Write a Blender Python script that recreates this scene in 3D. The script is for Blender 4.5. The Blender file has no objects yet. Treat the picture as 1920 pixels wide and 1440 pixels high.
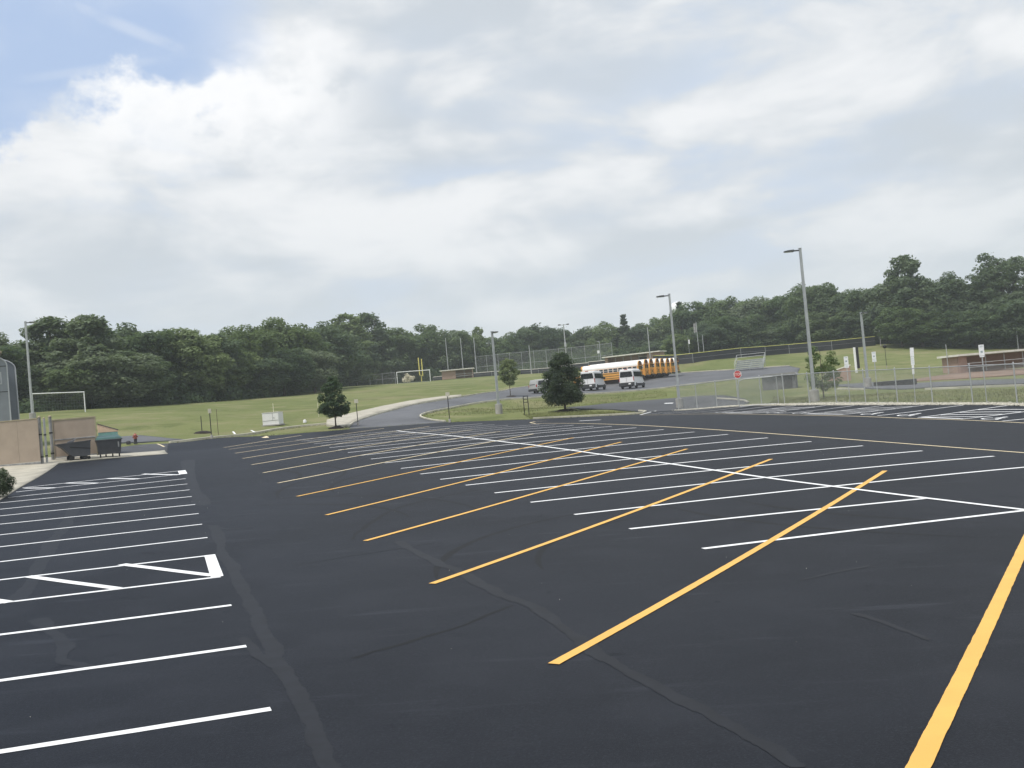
import bpy, bmesh, math, random
import numpy as np
from mathutils import Matrix, Vector
random.seed(7); RNG = np.random.default_rng(11)
# ---- survey of the site: camera pose, lot frame and terrain heights (metres) ----
FPX, PITCH, ROLL, CAMH = 1904.83, 0.02537, 0.09022, 2.445
LOT_A, LOT_X, LOT_Y = 1.90464, 9.108, 18.468          # lot axis bearing and origin
LZ = (-1.1632, -0.5575, -0.5258, 0.9090, 1.2889, -0.5028, -0.0321, -0.3203, -0.3284)
_f = np.array([0, math.cos(PITCH), math.sin(PITCH)]); _u = np.array([0, -math.sin(PITCH), math.cos(PITCH)]); _r = np.array([1., 0, 0])
CR = math.cos(ROLL)*_r - math.sin(ROLL)*_u
CU = math.sin(ROLL)*_r + math.cos(ROLL)*_u
CF = _f
CAM = np.array([0, 0, CAMH])
def ray(px, py): return CF + CR*((px-960)/FPX) - CU*((py-720)/FPX)
def P(px, py, D):                       # surveyed point at depth D
    return CAM + ray(px, py)*D
LD = np.array([math.cos(LOT_A), math.sin(LOT_A)]); LN = np.array([LD[1], -LD[0]])
def lot_xy(u, v): return LOT_X + u*LD[0] + v*LN[0], LOT_Y + u*LD[1] + v*LN[1]
def lot_uv(x, y): return (x-LOT_X)*LD[0] + (y-LOT_Y)*LD[1], (x-LOT_X)*LN[0] + (y-LOT_Y)*LN[1]
def lot_z(x, y):
    x = x/30; y = y/30; c = LZ
    return c[0]*x+c[1]*y+c[2]*x*x+c[3]*x*y+c[4]*y*y+c[5]*x**3+c[6]*x*x*y+c[7]*x*y*y+c[8]*y**3
CTRL = []
for _uu in (-22, -15, -8, 0, 8, 16, 24, 32, 40, 48):
    for _vv in (-22, -16, -10, -4, 2, 8, 13, 18):
        if _uu >= 44 and _vv < -12: continue
        _x, _y = lot_xy(_uu, _vv); CTRL.append((_x, _y, float(lot_z(_x, _y))))
    _x, _y = lot_xy(_uu, -34); _a, _b = lot_xy(_uu, -22); CTRL.append((_x, _y, float(lot_z(_a, _b))))
def on_v(px, py, v):                    # point on the lot line v seen along a sight line
    d = ray(px, py); t = (v - lot_uv(0, 0)[1]) / (d[0]*LN[0] + d[1]*LN[1])
    return CAM + d*t
VF = 24.6                               # gravel strip and chain-link fence line
FENCE_PTS = [(1919, 758), (1800, 757), (1680, 757), (1590, 757), (1500, 758), (1430, 759), (1360, 763), (1262, 769)]
for _q in FENCE_PTS: CTRL.append(tuple(on_v(*_q, VF)))
SURVEY = [ # px, py, depth
 (842,791,75),(960,786,76),(740,798,76),(670,802,76),(590,809,74),(520,815,73),(440,818,73),(395,822,71),(310,831,69),(310,846,64),
 (1205,775,76),(1130,779,76),(1060,782,76),
 (700,786,84),(640,791,83),(760,770,95),(800,760,103),(850,750,112),(920,740,122),(1000,737,124),(1100,734,130),(1190,729,131),
 (1290,713,150),(1205,714,158),(1090,729,152),(1275,699,184),(1380,697,165),(1480,692,165),(1420,690,175),
 (1300,682,188),(1480,662,200),(1560,655,200),(1640,647,203),(1010,700,235),(880,708,245),(1140,690,210),
 (745,719,222),(810,714,226),(930,704,236),(660,724,215),(560,741,168),(480,746,160),(300,758,145),(200,764,133),(50,774,122),(152,773,120),(-60,785,118),
 (255,831,67),(300,819,74),(420,811,79),(500,799,85),(500,770,112),(600,791,86),(600,752,132),(650,770,102),(700,760,110),(750,741,132),(850,735,142),(950,716,172),(1000,722,150),
 (200,800,86),(100,790,95),(380,790,90),(380,768,112),
 (900,761,106),(950,766,102),(1150,745,112),(1230,735,118),(1000,781,80),(1060,768,84),(1150,768,82),(1150,757,95),(1250,750,92),
 (1530,750,69),(1650,742,63),(1700,722,85),(1800,717,85),(1750,712,95),(1790,702,105),(1920,694,100),(1920,735,60),
 (1678,646,200),(1740,660,172),(1600,668,185),(1800,664,180),(1920,657,180),(1600,692,125),(1660,690,130),(1500,700,140),(1480,726,102),(1400,736,97),(1330,746,90),(1560,715,105),
 (-200,800,120),(60,845,62),(-200,880,60),(2150,745,55),(2150,695,110),(2200,655,180),
]
for _s in SURVEY: CTRL.append(tuple(P(*_s)))
CTRL += [(-150,220,9),(-80,260,10),(-20,300,11.5),(60,320,11.5),(140,330,9),(200,280,6.5),(-160,330,10),(60,420,12),(-90,400,11),(190,400,8),(250,200,5),(-190,120,7)]
CTRL = np.array(CTRL)
_CP = CTRL[:, :2]/100.0
def _phi(r2): return 0.5*r2*np.log(r2+1e-12)
_K = _phi(((_CP[:, None]-_CP[None])**2).sum(-1)) + np.eye(len(_CP))*2e-5
_A = np.block([[_K, np.c_[np.ones(len(_CP)), _CP]], [np.c_[np.ones(len(_CP)), _CP].T, np.zeros((3, 3))]])
_TW = np.linalg.solve(_A, np.r_[CTRL[:, 2], 0, 0, 0])
def gz(x, y):                           # terrain height
    x = np.atleast_1d(np.asarray(x, float)); y = np.atleast_1d(np.asarray(y, float))
    q = np.stack([np.clip(x, -190, 250), np.clip(y, -25, 420)], -1)/100.0
    out = np.empty(len(q))
    for i in range(0, len(q), 20000):
        s = q[i:i+20000]
        out[i:i+20000] = _phi(((s[:, None]-_CP[None])**2).sum(-1))@_TW[:-3] + _TW[-3] + s@_TW[-2:]
    return out
def g1(x, y): return float(gz(x, y)[0])
_T = np.r_[np.arange(4, 60, .4), np.arange(60, 300, 1.0)]
def hit(px, py):                        # where a sight line meets the terrain
    d = ray(px, py); q = CAM + d*_T[:, None]; h = q[:, 2]-gz(q[:, 0], q[:, 1])
    k = np.argmax(h < 0)
    if h[k] >= 0: k = len(_T)-1
    t = _T[k-1] + (_T[k]-_T[k-1])*h[k-1]/(h[k-1]-h[k]) if k > 0 else _T[0]
    for _ in range(3):
        q = CAM+d*t; e = q[2]-g1(q[0], q[1]); t += e/max(.004, -d[2]+1e-9)*.5 if e > 0.3 else 0
    q = CAM + d*t
    return np.array([q[0], q[1], g1(q[0], q[1])])
# ---- end survey ----
# ================= camera, sky, sun, exposure =================
scene = bpy.context.scene
COL = scene.collection
cd = bpy.data.cameras.new('camera'); cam = bpy.data.objects.new('camera', cd); COL.objects.link(cam)
cd.sensor_fit = 'HORIZONTAL'; cd.sensor_width = 36.0; cd.lens = 36.0*FPX/1920.0; cd.clip_start = 0.1; cd.clip_end = 9000
cam.matrix_world = Matrix(((CR[0], CU[0], -CF[0], CAM[0]), (CR[1], CU[1], -CF[1], CAM[1]), (CR[2], CU[2], -CF[2], CAM[2]), (0, 0, 0, 1)))
scene.camera = cam
SUN_EL, SUN_AZ = math.radians(63), math.radians(228)      # azimuth clockwise from +Y (ahead): behind and to the left
sd = bpy.data.lights.new('sun', 'SUN'); sun = bpy.data.objects.new('sun', sd); COL.objects.link(sun)
sd.energy = 3.0; sd.angle = math.radians(14); sd.color = (1.0, .95, .87)
_sv = Vector((math.sin(SUN_AZ)*math.cos(SUN_EL), math.cos(SUN_AZ)*math.cos(SUN_EL), math.sin(SUN_EL)))
sun.rotation_euler = _sv.to_track_quat('Z', 'Y').to_euler(); sun.location = (0, 0, 60)
scene.view_settings.view_transform = 'Standard'; scene.view_settings.look = 'None'
scene.view_settings.exposure = 0.12; scene.view_settings.gamma = 1.0
scene.view_settings.use_curve_mapping = False
scene.cycles.max_bounces = 6; scene.cycles.volume_bounces = 2; scene.cycles.transparent_max_bounces = 12
scene.cycles.use_denoising = True

class NG:                                  # small helper to write node graphs as expressions
    def __init__(s, tree): s.t = tree; s.n = tree.nodes; s.l = tree.links
    def node(s, kind, **kw):
        x = s.n.new(kind)
        for k, v in kw.items(): setattr(x, k, v)
        return x
    def put(s, sock, v):
        if hasattr(v, 'is_output'): s.l.new(v, sock)
        elif v is not None: sock.default_value = v
    def m(s, op, a, b=None, c=None, clamp=False):
        x = s.node('ShaderNodeMath', operation=op, use_clamp=clamp)
        s.put(x.inputs[0], a)
        if b is not None: s.put(x.inputs[1], b)
        if c is not None: s.put(x.inputs[2], c)
        return x.outputs[0]
    def vm(s, op, a, b=None):
        x = s.node('ShaderNodeVectorMath', operation=op); s.put(x.inputs[0], a)
        if b is not None: s.put(x.inputs[1], b)
        return x.outputs[0]
    def ss(s, v, a, b):                     # smoothstep
        x = s.node('ShaderNodeMapRange', interpolation_type='SMOOTHSTEP'); s.put(x.inputs[0], v)
        x.inputs[1].default_value = a; x.inputs[2].default_value = b
        return x.outputs[0]
    def noise(s, vec, scale, detail=3, rough=.5, dist=0.0):
        x = s.node('ShaderNodeTexNoise'); s.put(x.inputs['Vector'], vec)
        x.inputs['Scale'].default_value = scale; x.inputs['Detail'].default_value = detail
        x.inputs['Roughness'].default_value = rough; x.inputs['Distortion'].default_value = dist
        return x.outputs[0]
    def mix(s, f, a, b, mode='MIX'):
        x = s.node('ShaderNodeMix', data_type='RGBA', blend_type=mode); s.put(x.inputs[0], f)
        for i, v in ((6, a), (7, b)):
            if isinstance(v, tuple): v = (*v, 1.0) if len(v) == 3 else v
            s.put(x.inputs[i], v)
        return x.outputs[2]
    def xyz(s, x, y, z):
        c = s.node('ShaderNodeCombineXYZ')
        for i, v in enumerate((x, y, z)): s.put(c.inputs[i], v)
        return c.outputs[0]

world = bpy.data.worlds.new('World'); scene.world = world; world.use_nodes = True
world.node_tree.nodes.clear()
w = NG(world.node_tree)
sky = w.node('ShaderNodeTexSky', sky_type='NISHITA', sun_disc=False, sun_elevation=SUN_EL, sun_rotation=SUN_AZ, air_density=1.0, dust_density=1.6, ozone_density=1.5)
vec = w.node('ShaderNodeTexCoord').outputs['Generated']
sx = w.node('ShaderNodeSeparateXYZ'); w.put(sx.inputs[0], vec)
dx, dy, dz = sx.outputs
zz = w.m('ADD', w.m('MAXIMUM', dz, 0.0), 0.16)
cx, cy = w.m('DIVIDE', dx, zz), w.m('DIVIDE', dy, zz)
pv = w.xyz(cx, cy, 0.0)                                      # position on the cloud sheet
az = w.m('ARCTAN2', dx, dy); el = w.m('ARCSINE', dz)
wide = w.noise(pv, 0.9, 4, .5, .4)
mid = w.noise(w.xyz(w.m('MULTIPLY', cx, .75), cy, 3.7), 2.1, 6, .55, .25)
puff = w.noise(w.xyz(w.m('MULTIPLY', az, 1.0), w.m('MULTIPLY', el, 1.25), 1.3), 16.0, 7, .56)
puff2 = w.noise(w.xyz(az, w.m('MULTIPLY', el, 1.6), 6.1), 6.5, 5, .55)
# grey-white cloud deck
lump = w.noise(w.xyz(az, w.m('MULTIPLY', el, 2.3), 2.4), 5.2, 6, .5, .35)          # broad banks of cloud with shaded bases
lump_up = w.noise(w.xyz(az, w.m('MULTIPLY', w.m('SUBTRACT', el, .03), 2.3), 2.4), 5.2, 3, .5, .35)
tone = w.m('ADD', w.m('ADD', w.m('MULTIPLY', mid, .30), w.m('MULTIPLY', lump, .55)), w.m('ADD', w.m('MULTIPLY', puff2, .15), w.m('MULTIPLY', w.m('SUBTRACT', lump, lump_up), .6)))
deck = w.mix(w.ss(tone, .34, .70), (5.75, 6.25, 6.8), (8.5, 8.65, 8.85))
deck = w.mix(w.m('MULTIPLY', w.m('MULTIPLY', w.ss(wide, .58, .40), w.ss(tone, .54, .40)), .42), deck, (5.8, 7.0, 9.0))   # thin places let the blue through
low = w.m('MULTIPLY', w.ss(el, .22, .05), .6)
deck = w.mix(low, deck, (6.5, 7.05, 7.6))
# the opening of blue and the heap cloud under it
edge = w.m('SUBTRACT', .322, w.m('MULTIPLY', w.m('MAXIMUM', w.m('SUBTRACT', -.34, az), 0.0), .55))
edge = w.m('ADD', edge, w.m('MULTIPLY', w.m('SUBTRACT', puff, .5), .16))
over = w.m('SUBTRACT', el, edge)
side = w.m('SUBTRACT', w.m('ADD', -.232, w.m('MULTIPLY', w.m('SUBTRACT', puff2, .5), .16)), az)
hole = w.m('MULTIPLY', w.ss(over, -.012, .020), w.ss(side, -.03, .055))
hole = w.m('MULTIPLY', hole, w.ss(az, -1.2, -.9))
heap_h = w.ss(over, -.11, -.01)                              # bright top of the heap cloud
heap = w.m('MULTIPLY', heap_h, w.m('MULTIPLY', w.ss(az, -.43, -.34), w.ss(az, -.07, -.2)))
heap = w.m('MULTIPLY', heap, w.m('MULTIPLY', w.ss(over, .06, -.005), w.ss(w.m('ADD', puff, w.m('MULTIPLY', puff2, .35)), .30, .62)))
deck = w.mix(w.m('MULTIPLY', heap, .95), deck, (9.6, 9.65, 9.75))
# contrails in the blue
t1 = w.m('ABSOLUTE', w.m('SUBTRACT', el, w.m('ADD', .345, w.m('MULTIPLY', w.m('ADD', az, .262), -.36))))
t2 = w.m('ABSOLUTE', w.m('SUBTRACT', el, w.m('ADD', .337, w.m('MULTIPLY', w.m('ADD', az, .36), .17))))
trail = w.m('MAXIMUM', w.m('MULTIPLY', w.ss(t1, .0085, .0015), .38), w.m('MULTIPLY', w.ss(t2, .006, .001), w.m('MULTIPLY', w.ss(az, -.46, -.38), .26)))
trail = w.m('MULTIPLY', trail, w.ss(puff, .3, .55))
wisp = w.m('MULTIPLY', w.ss(puff2, .42, .7), .3)
blue = w.mix(w.m('MAXIMUM', trail, wisp), w.mix(.85, w.vm('MULTIPLY', sky.outputs[0], (1.0, 1.0, 1.0)), (4.7, 6.0, 8.4)), (7.4, 7.9, 8.8))
final = w.mix(hole, deck, blue)
bg = w.node('ShaderNodeBackground'); w.put(bg.inputs[0], final); bg.inputs[1].default_value = 0.1
w.l.new(bg.outputs[0], w.node('ShaderNodeOutputWorld').inputs[0])
# ================= materials =================
def new_mat(name):
    m = bpy.data.materials.new(name); m.use_nodes = True; m.node_tree.nodes.clear()
    return m, NG(m.node_tree)
def finish(g, col, rough=.7, metal=0.0, bump=None, bump_s=.3, bump_d=.02, spec=.5, extra=None):
    b = g.node('ShaderNodeBsdfPrincipled'); g.put(b.inputs['Base Color'], (*col, 1.0) if isinstance(col, tuple) else col)
    g.put(b.inputs['Roughness'], rough); b.inputs['Metallic'].default_value = metal; g.put(b.inputs['Specular IOR Level'], spec)
    if bump is not None:
        n = g.node('ShaderNodeBump'); n.inputs['Strength'].default_value = bump_s; n.inputs['Distance'].default_value = bump_d
        g.put(n.inputs['Height'], bump); g.l.new(n.outputs[0], b.inputs['Normal'])
    o = g.node('ShaderNodeOutputMaterial'); g.l.new((extra(b) if extra else b.outputs[0]), o.inputs[0])
def oc(g): return g.node('ShaderNodeTexCoord').outputs['Object']
def gp(g): return g.node('ShaderNodeNewGeometry').outputs['Position']
def sc3(c, k): return tuple(min(1, v*k) for v in c)
def plain(name, c, rough=.6, var=.18, scale=3.0, metal=0.0, spec=.5, bump=0.0, world=False):
    m, g = new_mat(name); v = gp(g) if world else oc(g)
    n = g.noise(v, scale, 5, .6)
    col = g.mix(g.ss(n, .3, .7), sc3(c, 1-var), sc3(c, 1+var))
    finish(g, col, rough, metal, g.noise(v, scale*8, 3) if bump else None, bump, .01, spec)
    return m
M = {}
def asphalt(name, c, tint, rough, fresh):
    m, g = new_mat(name); v = gp(g)
    big = g.noise(v, .11, 4, .55, .6); mid = g.noise(v, .7, 6, .6, .3); fine = g.noise(v, 42, 2, .7); grit = g.noise(v, 140, 1, .5)
    col = g.mix(g.ss(big, .32, .68), sc3(c, .78), sc3(c, 1.28))
    col = g.mix(g.m('MULTIPLY', g.ss(mid, .46, .68), .7), col, tint)
    col = g.mix(g.m('MULTIPLY', g.ss(fine, .5, .75), .65), col, sc3(c, 2.0))
    spot = g.noise(v, 1.15, 3, .5, .9); col = g.mix(g.m('MULTIPLY', g.ss(spot, .68, .76), .4), col, sc3(c, .5)); scuff = g.noise(g.vm('MULTIPLY', v, (.35, 2.2, 1.0)), 1.1, 5, .65); col = g.mix(g.m('MULTIPLY', g.ss(scuff, .60, .74), .5), col, sc3(c, 2.1))
    speck = g.ss(grit, .72, .8); col = g.mix(g.m('MULTIPLY', speck, .22), col, (.07, .07, .075))
    r = g.m('ADD', rough-.15, g.m('ADD', g.m('MULTIPLY', mid, .16), g.m('MULTIPLY', big, .16)))
    sp = g.m('ADD', .13, g.m('ADD', g.m('MULTIPLY', g.ss(big, .3, .7), .07), g.m('ADD', g.m('MULTIPLY', g.ss(mid, .4, .7), .06), g.m('ADD', g.m('MULTIPLY', g.ss(scuff, .56, .74), .10), g.m('MULTIPLY', g.ss(fine, .45, .75), .07))))) if fresh else .4
    if fresh: sp = g.m('MULTIPLY', sp, g.m('SUBTRACT', 1.0, g.m('MULTIPLY', g.ss(spot, .66, .76), .38)))
    finish(g, col, r, 0, g.m('ADD', g.noise(v, 95, 2, .6), g.m('MULTIPLY', mid, .6)), .5, .008, sp)
    return m
M['asphalt'] = asphalt('fresh_sealed_asphalt', (.0068, .0086, .0134), (.0106, .0128, .0190), .60, True)
M['old_asphalt'] = asphalt('weathered_asphalt', (.098, .102, .112), (.125, .128, .136), .8, False)
M['drive_asphalt'] = asphalt('drive_asphalt', (.055, .058, .064), (.078, .080, .086), .75, False)
M['seal'] = plain('crack_sealer', (.0104, .0120, .0162), .60, .25, 4, world=True, spec=.24)
M['skid'] = plain('tyre_mark', (.0052, .0057, .0068), .62, .3, 4, world=True, spec=.18)
def paint(name, c):
    m, g = new_mat(name); v = gp(g)
    n = g.noise(v, 30, 4, .65); big = g.noise(v, 1.6, 4, .6)
    col = g.mix(g.ss(big, .3, .75), sc3(c, .9), c)
    col = g.mix(g.m('MULTIPLY', g.ss(n, .62, .78), .45), col, sc3(c, .45))
    finish(g, col, .6, 0, g.noise(v, 95, 2, .6), .3, .006, .4)
    return m
M['white_paint'] = paint('white_line_paint', (.86, .87, .88))
M['yellow_paint'] = paint('yellow_line_paint', (.79, .455, .105))
M['pale_yellow_paint'] = paint('pale_yellow_paint', (.78, .66, .43))
def grassmat(name):
    m, g = new_mat(name); v = gp(g)
    st = g.vm('MULTIPLY', v, (1.0, 1.0, .3))
    big = g.noise(st, .035, 4, .55, .5); mid = g.noise(st, .22, 5, .6, .4); fine = g.noise(st, 1.9, 5, .7); tuft = g.noise(st, 7.5, 3, .7)
    col = g.mix(g.ss(big, .35, .65), (.150, .178, .066), (.192, .212, .088))
    patch = g.noise(st, .075, 5, .6, .8); col = g.mix(g.m('MULTIPLY', g.ss(patch, .52, .66), .6), col, (.230, .212, .118)); col = g.mix(g.m('MULTIPLY', g.ss(patch, .46, .34), .5), col, (.118, .142, .056)); col = g.mix(g.m('MULTIPLY', g.ss(mid, .52, .66), .75), col, (.252, .242, .130))
    col = g.mix(g.m('MULTIPLY', g.ss(mid, .46, .34), .75), col, (.112, .138, .050))
    col = g.mix(g.m('MULTIPLY', g.ss(fine, .52, .75), .55), col, (.215, .215, .098))
    col = g.mix(g.m('MULTIPLY', g.ss(fine, .46, .28), .5), col, (.105, .124, .050))
    col = g.mix(g.m('MULTIPLY', g.ss(tuft, .55, .75), .4), col, (.09, .11, .045))
    finish(g, col, .95, 0, g.m('ADD', tuft, fine), .9, .12, .1)
    return m
M['grass'] = grassmat('mown_grass')
M['blade'] = plain('grass_blade', (.185, .20, .085), .8, .35, .6, spec=.2, world=True)
M['concrete'] = plain('concrete', (.41, .385, .32), .85, .14, 1.1, bump=.3, world=True)
M['kerb'] = plain('kerb_concrete', (.47, .45, .37), .85, .18, .9, bump=.3, world=True)
M['pole_concrete'] = plain('grey_concrete', (.33, .32, .30), .85, .15, 2.0, bump=.4)
M['gravel'] = plain('pale_gravel', (.50, .48, .41), .9, .4, 9.0, bump=.8, world=True)
M['dirt'] = plain('infield_dirt', (.225, .155, .115), .95, .2, .4, bump=.4, world=True)
M['mulch'] = plain('dark_mulch', (.022, .016, .012), .95, .5, 9.0, bump=.8)
M['galv'] = plain('galvanised_steel', (.42, .435, .44), .45, .12, 2.5, metal=.35)
M['pole_steel'] = plain('brushed_pole_steel', (.40, .42, .43), .45, .1, 1.5, metal=.4)
M['wire'] = plain('galvanised_wire', (.33, .35, .35), .5, .1, 2.0, metal=.3)
M['black'] = plain('black_metal', (.016, .016, .017), .5, .2, 4)
M['dark_head'] = plain('lamp_housing', (.07, .075, .08), .5, .2, 4)
M['rubber'] = plain('tyre_rubber', (.018, .018, .019), .85, .2, 5)
M['steel_rim'] = plain('wheel_rim', (.30, .31, .32), .4, .15, 5, metal=.6)
M['white_steel'] = plain('white_goal_paint', (.80, .81, .80), .5, .08, 2)
M['cream'] = plain('cream_board', (.70, .66, .52), .6, .1, 3)
M['white_panel'] = plain('white_cabinet_paint', (.72, .72, .73), .45, .05, 1.2)
M['yellow_post'] = plain('yellow_post_paint', (.72, .64, .16), .5, .12, 2)
M['bus_yellow'] = plain('bus_yellow', (.74, .365, .075), .38, .07, .7)
M['bus_white'] = plain('bus_roof_white', (.82, .82, .80), .4, .05, .7)
M['van_white'] = plain('van_white', (.80, .80, .81), .3, .03, .7)
M['silver'] = plain('silver_paint', (.50, .50, .49), .35, .05, .7, metal=.3)
M['bumper'] = plain('bumper_plastic', (.035, .036, .039), .65, .15, 2)
M['red_lens'] = plain('red_lens', (.42, .022, .018), .25, .1, 4)
M['amber_lens'] = plain('amber_lens', (.62, .24, .02), .25, .1, 4)
M['stop_red'] = plain('stop_sign_red', (.48, .03, .035), .45, .06, 4)
M['sign_white'] = plain('sign_white', (.78, .79, .80), .45, .05, 4)
M['sign_blue'] = plain('sign_blue', (.04, .14, .45), .45, .05, 4)
M['sign_green'] = plain('sign_green', (.04, .30, .15), .45, .05, 4)
M['sign_grey'] = plain('sign_print_grey', (.30, .36, .38), .5, .05, 4)
M['tan'] = plain('tan_wall_board', (.355, .290, .232), .8, .09, .9, bump=.15)
M['tan_frame'] = plain('olive_tan_trim', (.33, .29, .20), .75, .12, 2)
M['old_post'] = plain('weathered_post', (.27, .27, .27), .75, .3, 3)
M['bin'] = plain('charcoal_bin_plastic', (.068, .070, .078), .55, .15, 2)
M['bin_lid'] = plain('green_bin_lid', (.030, .085, .072), .45, .2, 2.5)
M['teal'] = plain('teal_dumpster_paint', (.15, .30, .28), .6, .2, 2)
M['peach'] = plain('peach_lid', (.62, .46, .33), .7, .1, 2)
M['hydrant_red'] = plain('hydrant_red', (.30, .085, .06), .5, .2, 6)
M['hydrant_dark'] = plain('hydrant_dark', (.03, .03, .035), .6, .2, 6)
M['shed_panel'] = plain('blue_grey_panel', (.25, .27, .30), .5, .1, .8)
M['shed_panel_dark'] = plain('dark_blue_grey_panel', (.165, .185, .215), .5, .1, .8)
M['shed_trim'] = plain('pale_grey_trim', (.46, .48, .51), .5, .08, 2)
M['windscreen'] = plain('black_windscreen', (.028, .030, .036), .85, .25, .5)
M['yellow_cap'] = plain('yellow_fence_cap', (.55, .55, .16), .6, .1, 1)
M['aluminium'] = plain('bleacher_aluminium', (.55, .57, .57), .4, .1, 2, metal=.4)
M['shed_grey'] = plain('grey_shed_board', (.14, .14, .145), .85, .15, 1.2)
M['roof_grey'] = plain('grey_shed_roof', (.24, .24, .245), .85, .12, 1.2)
M['water_tank'] = plain('water_tower_white', (.82, .84, .86), .5, .05, .2)
M['bark'] = plain('bark', (.085, .068, .052), .95, .35, 5, bump=.6)
M['dark_in'] = plain('dark_interior', (.02, .02, .022), .8, .1, 2)
M['bench_wood'] = plain('bench_wood', (.30, .24, .18), .8, .2, 2)
M['stone_white'] = plain('pale_cap', (.70, .68, .62), .7, .08, 2)
def glassmat():
    m, g = new_mat('tinted_window'); v = oc(g)
    col = g.mix(g.ss(g.noise(v, 1.3, 3), .4, .7), (.012, .014, .016), (.035, .038, .042))
    finish(g, col, .12, 0, None, spec=.6); return m
M['glass'] = glassmat()
def brickmat():
    m, g = new_mat('red_brick'); v = g.vm('MULTIPLY', oc(g), (1, 1, 1))
    s = g.node('ShaderNodeSeparateXYZ'); g.put(s.inputs[0], v)
    b = g.node('ShaderNodeTexBrick'); g.put(b.inputs['Vector'], g.xyz(g.m('ADD', s.outputs[0], s.outputs[1]), s.outputs[2], 0.0))
    for i, c in ((1, (.37, .24, .195, 1)), (2, (.44, .30, .245, 1)), (3, (.36, .32, .27, 1))): b.inputs[i].default_value = c
    b.inputs['Scale'].default_value = 1.0; b.inputs['Brick Width'].default_value = .22; b.inputs['Row Height'].default_value = .075; b.inputs['Mortar Size'].default_value = .006
    n = g.noise(v, 1.5, 4)
    finish(g, g.mix(g.m('MULTIPLY', n, .5), b.outputs[0], (.38, .26, .215)), .9, 0, b.outputs['Fac'], .3, .01, .2); return m
M['brick'] = brickmat()
def leafmat(name, dark, light, pale):
    m, g = new_mat(name); v = oc(g)
    rnd = g.node('ShaderNodeObjectInfo').outputs['Random']
    n = g.noise(v, .42, 4, .65); f = g.noise(v, 2.4, 3, .7)
    col = g.mix(g.ss(n, .40, .60), dark, light)
    col = g.mix(g.m('MULTIPLY', g.ss(f, .52, .72), .5), col, pale)
    col = g.mix(g.m('MULTIPLY', g.ss(rnd, .45, 1.0), .58), col, sc3(dark, .85)); col = g.mix(g.m('MULTIPLY', g.ss(rnd, .45, .0), .5), col, sc3(pale, 1.05))
    d = g.node('ShaderNodeBsdfPrincipled'); g.put(d.inputs['Base Color'], col); d.inputs['Roughness'].default_value = .6; d.inputs['Specular IOR Level'].default_value = .25
    t = g.node('ShaderNodeBsdfTranslucent'); g.put(t.inputs[0], g.mix(.5, col, (.14, .20, .04)))
    mx = g.node('ShaderNodeMixShader'); mx.inputs[0].default_value = .45
    g.l.new(d.outputs[0], mx.inputs[1]); g.l.new(t.outputs[0], mx.inputs[2])
    g.l.new(mx.outputs[0], g.node('ShaderNodeOutputMaterial').inputs[0]); return m
M['leaf_a'] = leafmat('leaves_mid_green', (.083, .136, .058), (.163, .228, .096), (.263, .316, .153))
M['leaf_b'] = leafmat('leaves_dark_green', (.058, .100, .055), (.115, .168, .080), (.188, .238, .130))
M['leaf_c'] = leafmat('leaves_light_green', (.116, .172, .066), (.204, .264, .106), (.297, .339, .174))
M['leaf_d'] = leafmat('leaves_grey_green', (.083, .128, .075), (.158, .211, .125), (.251, .291, .190))
M['leaf_e'] = leafmat('leaves_deep_green', (.042, .064, .042), (.077, .106, .066), (.123, .152, .101))

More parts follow.
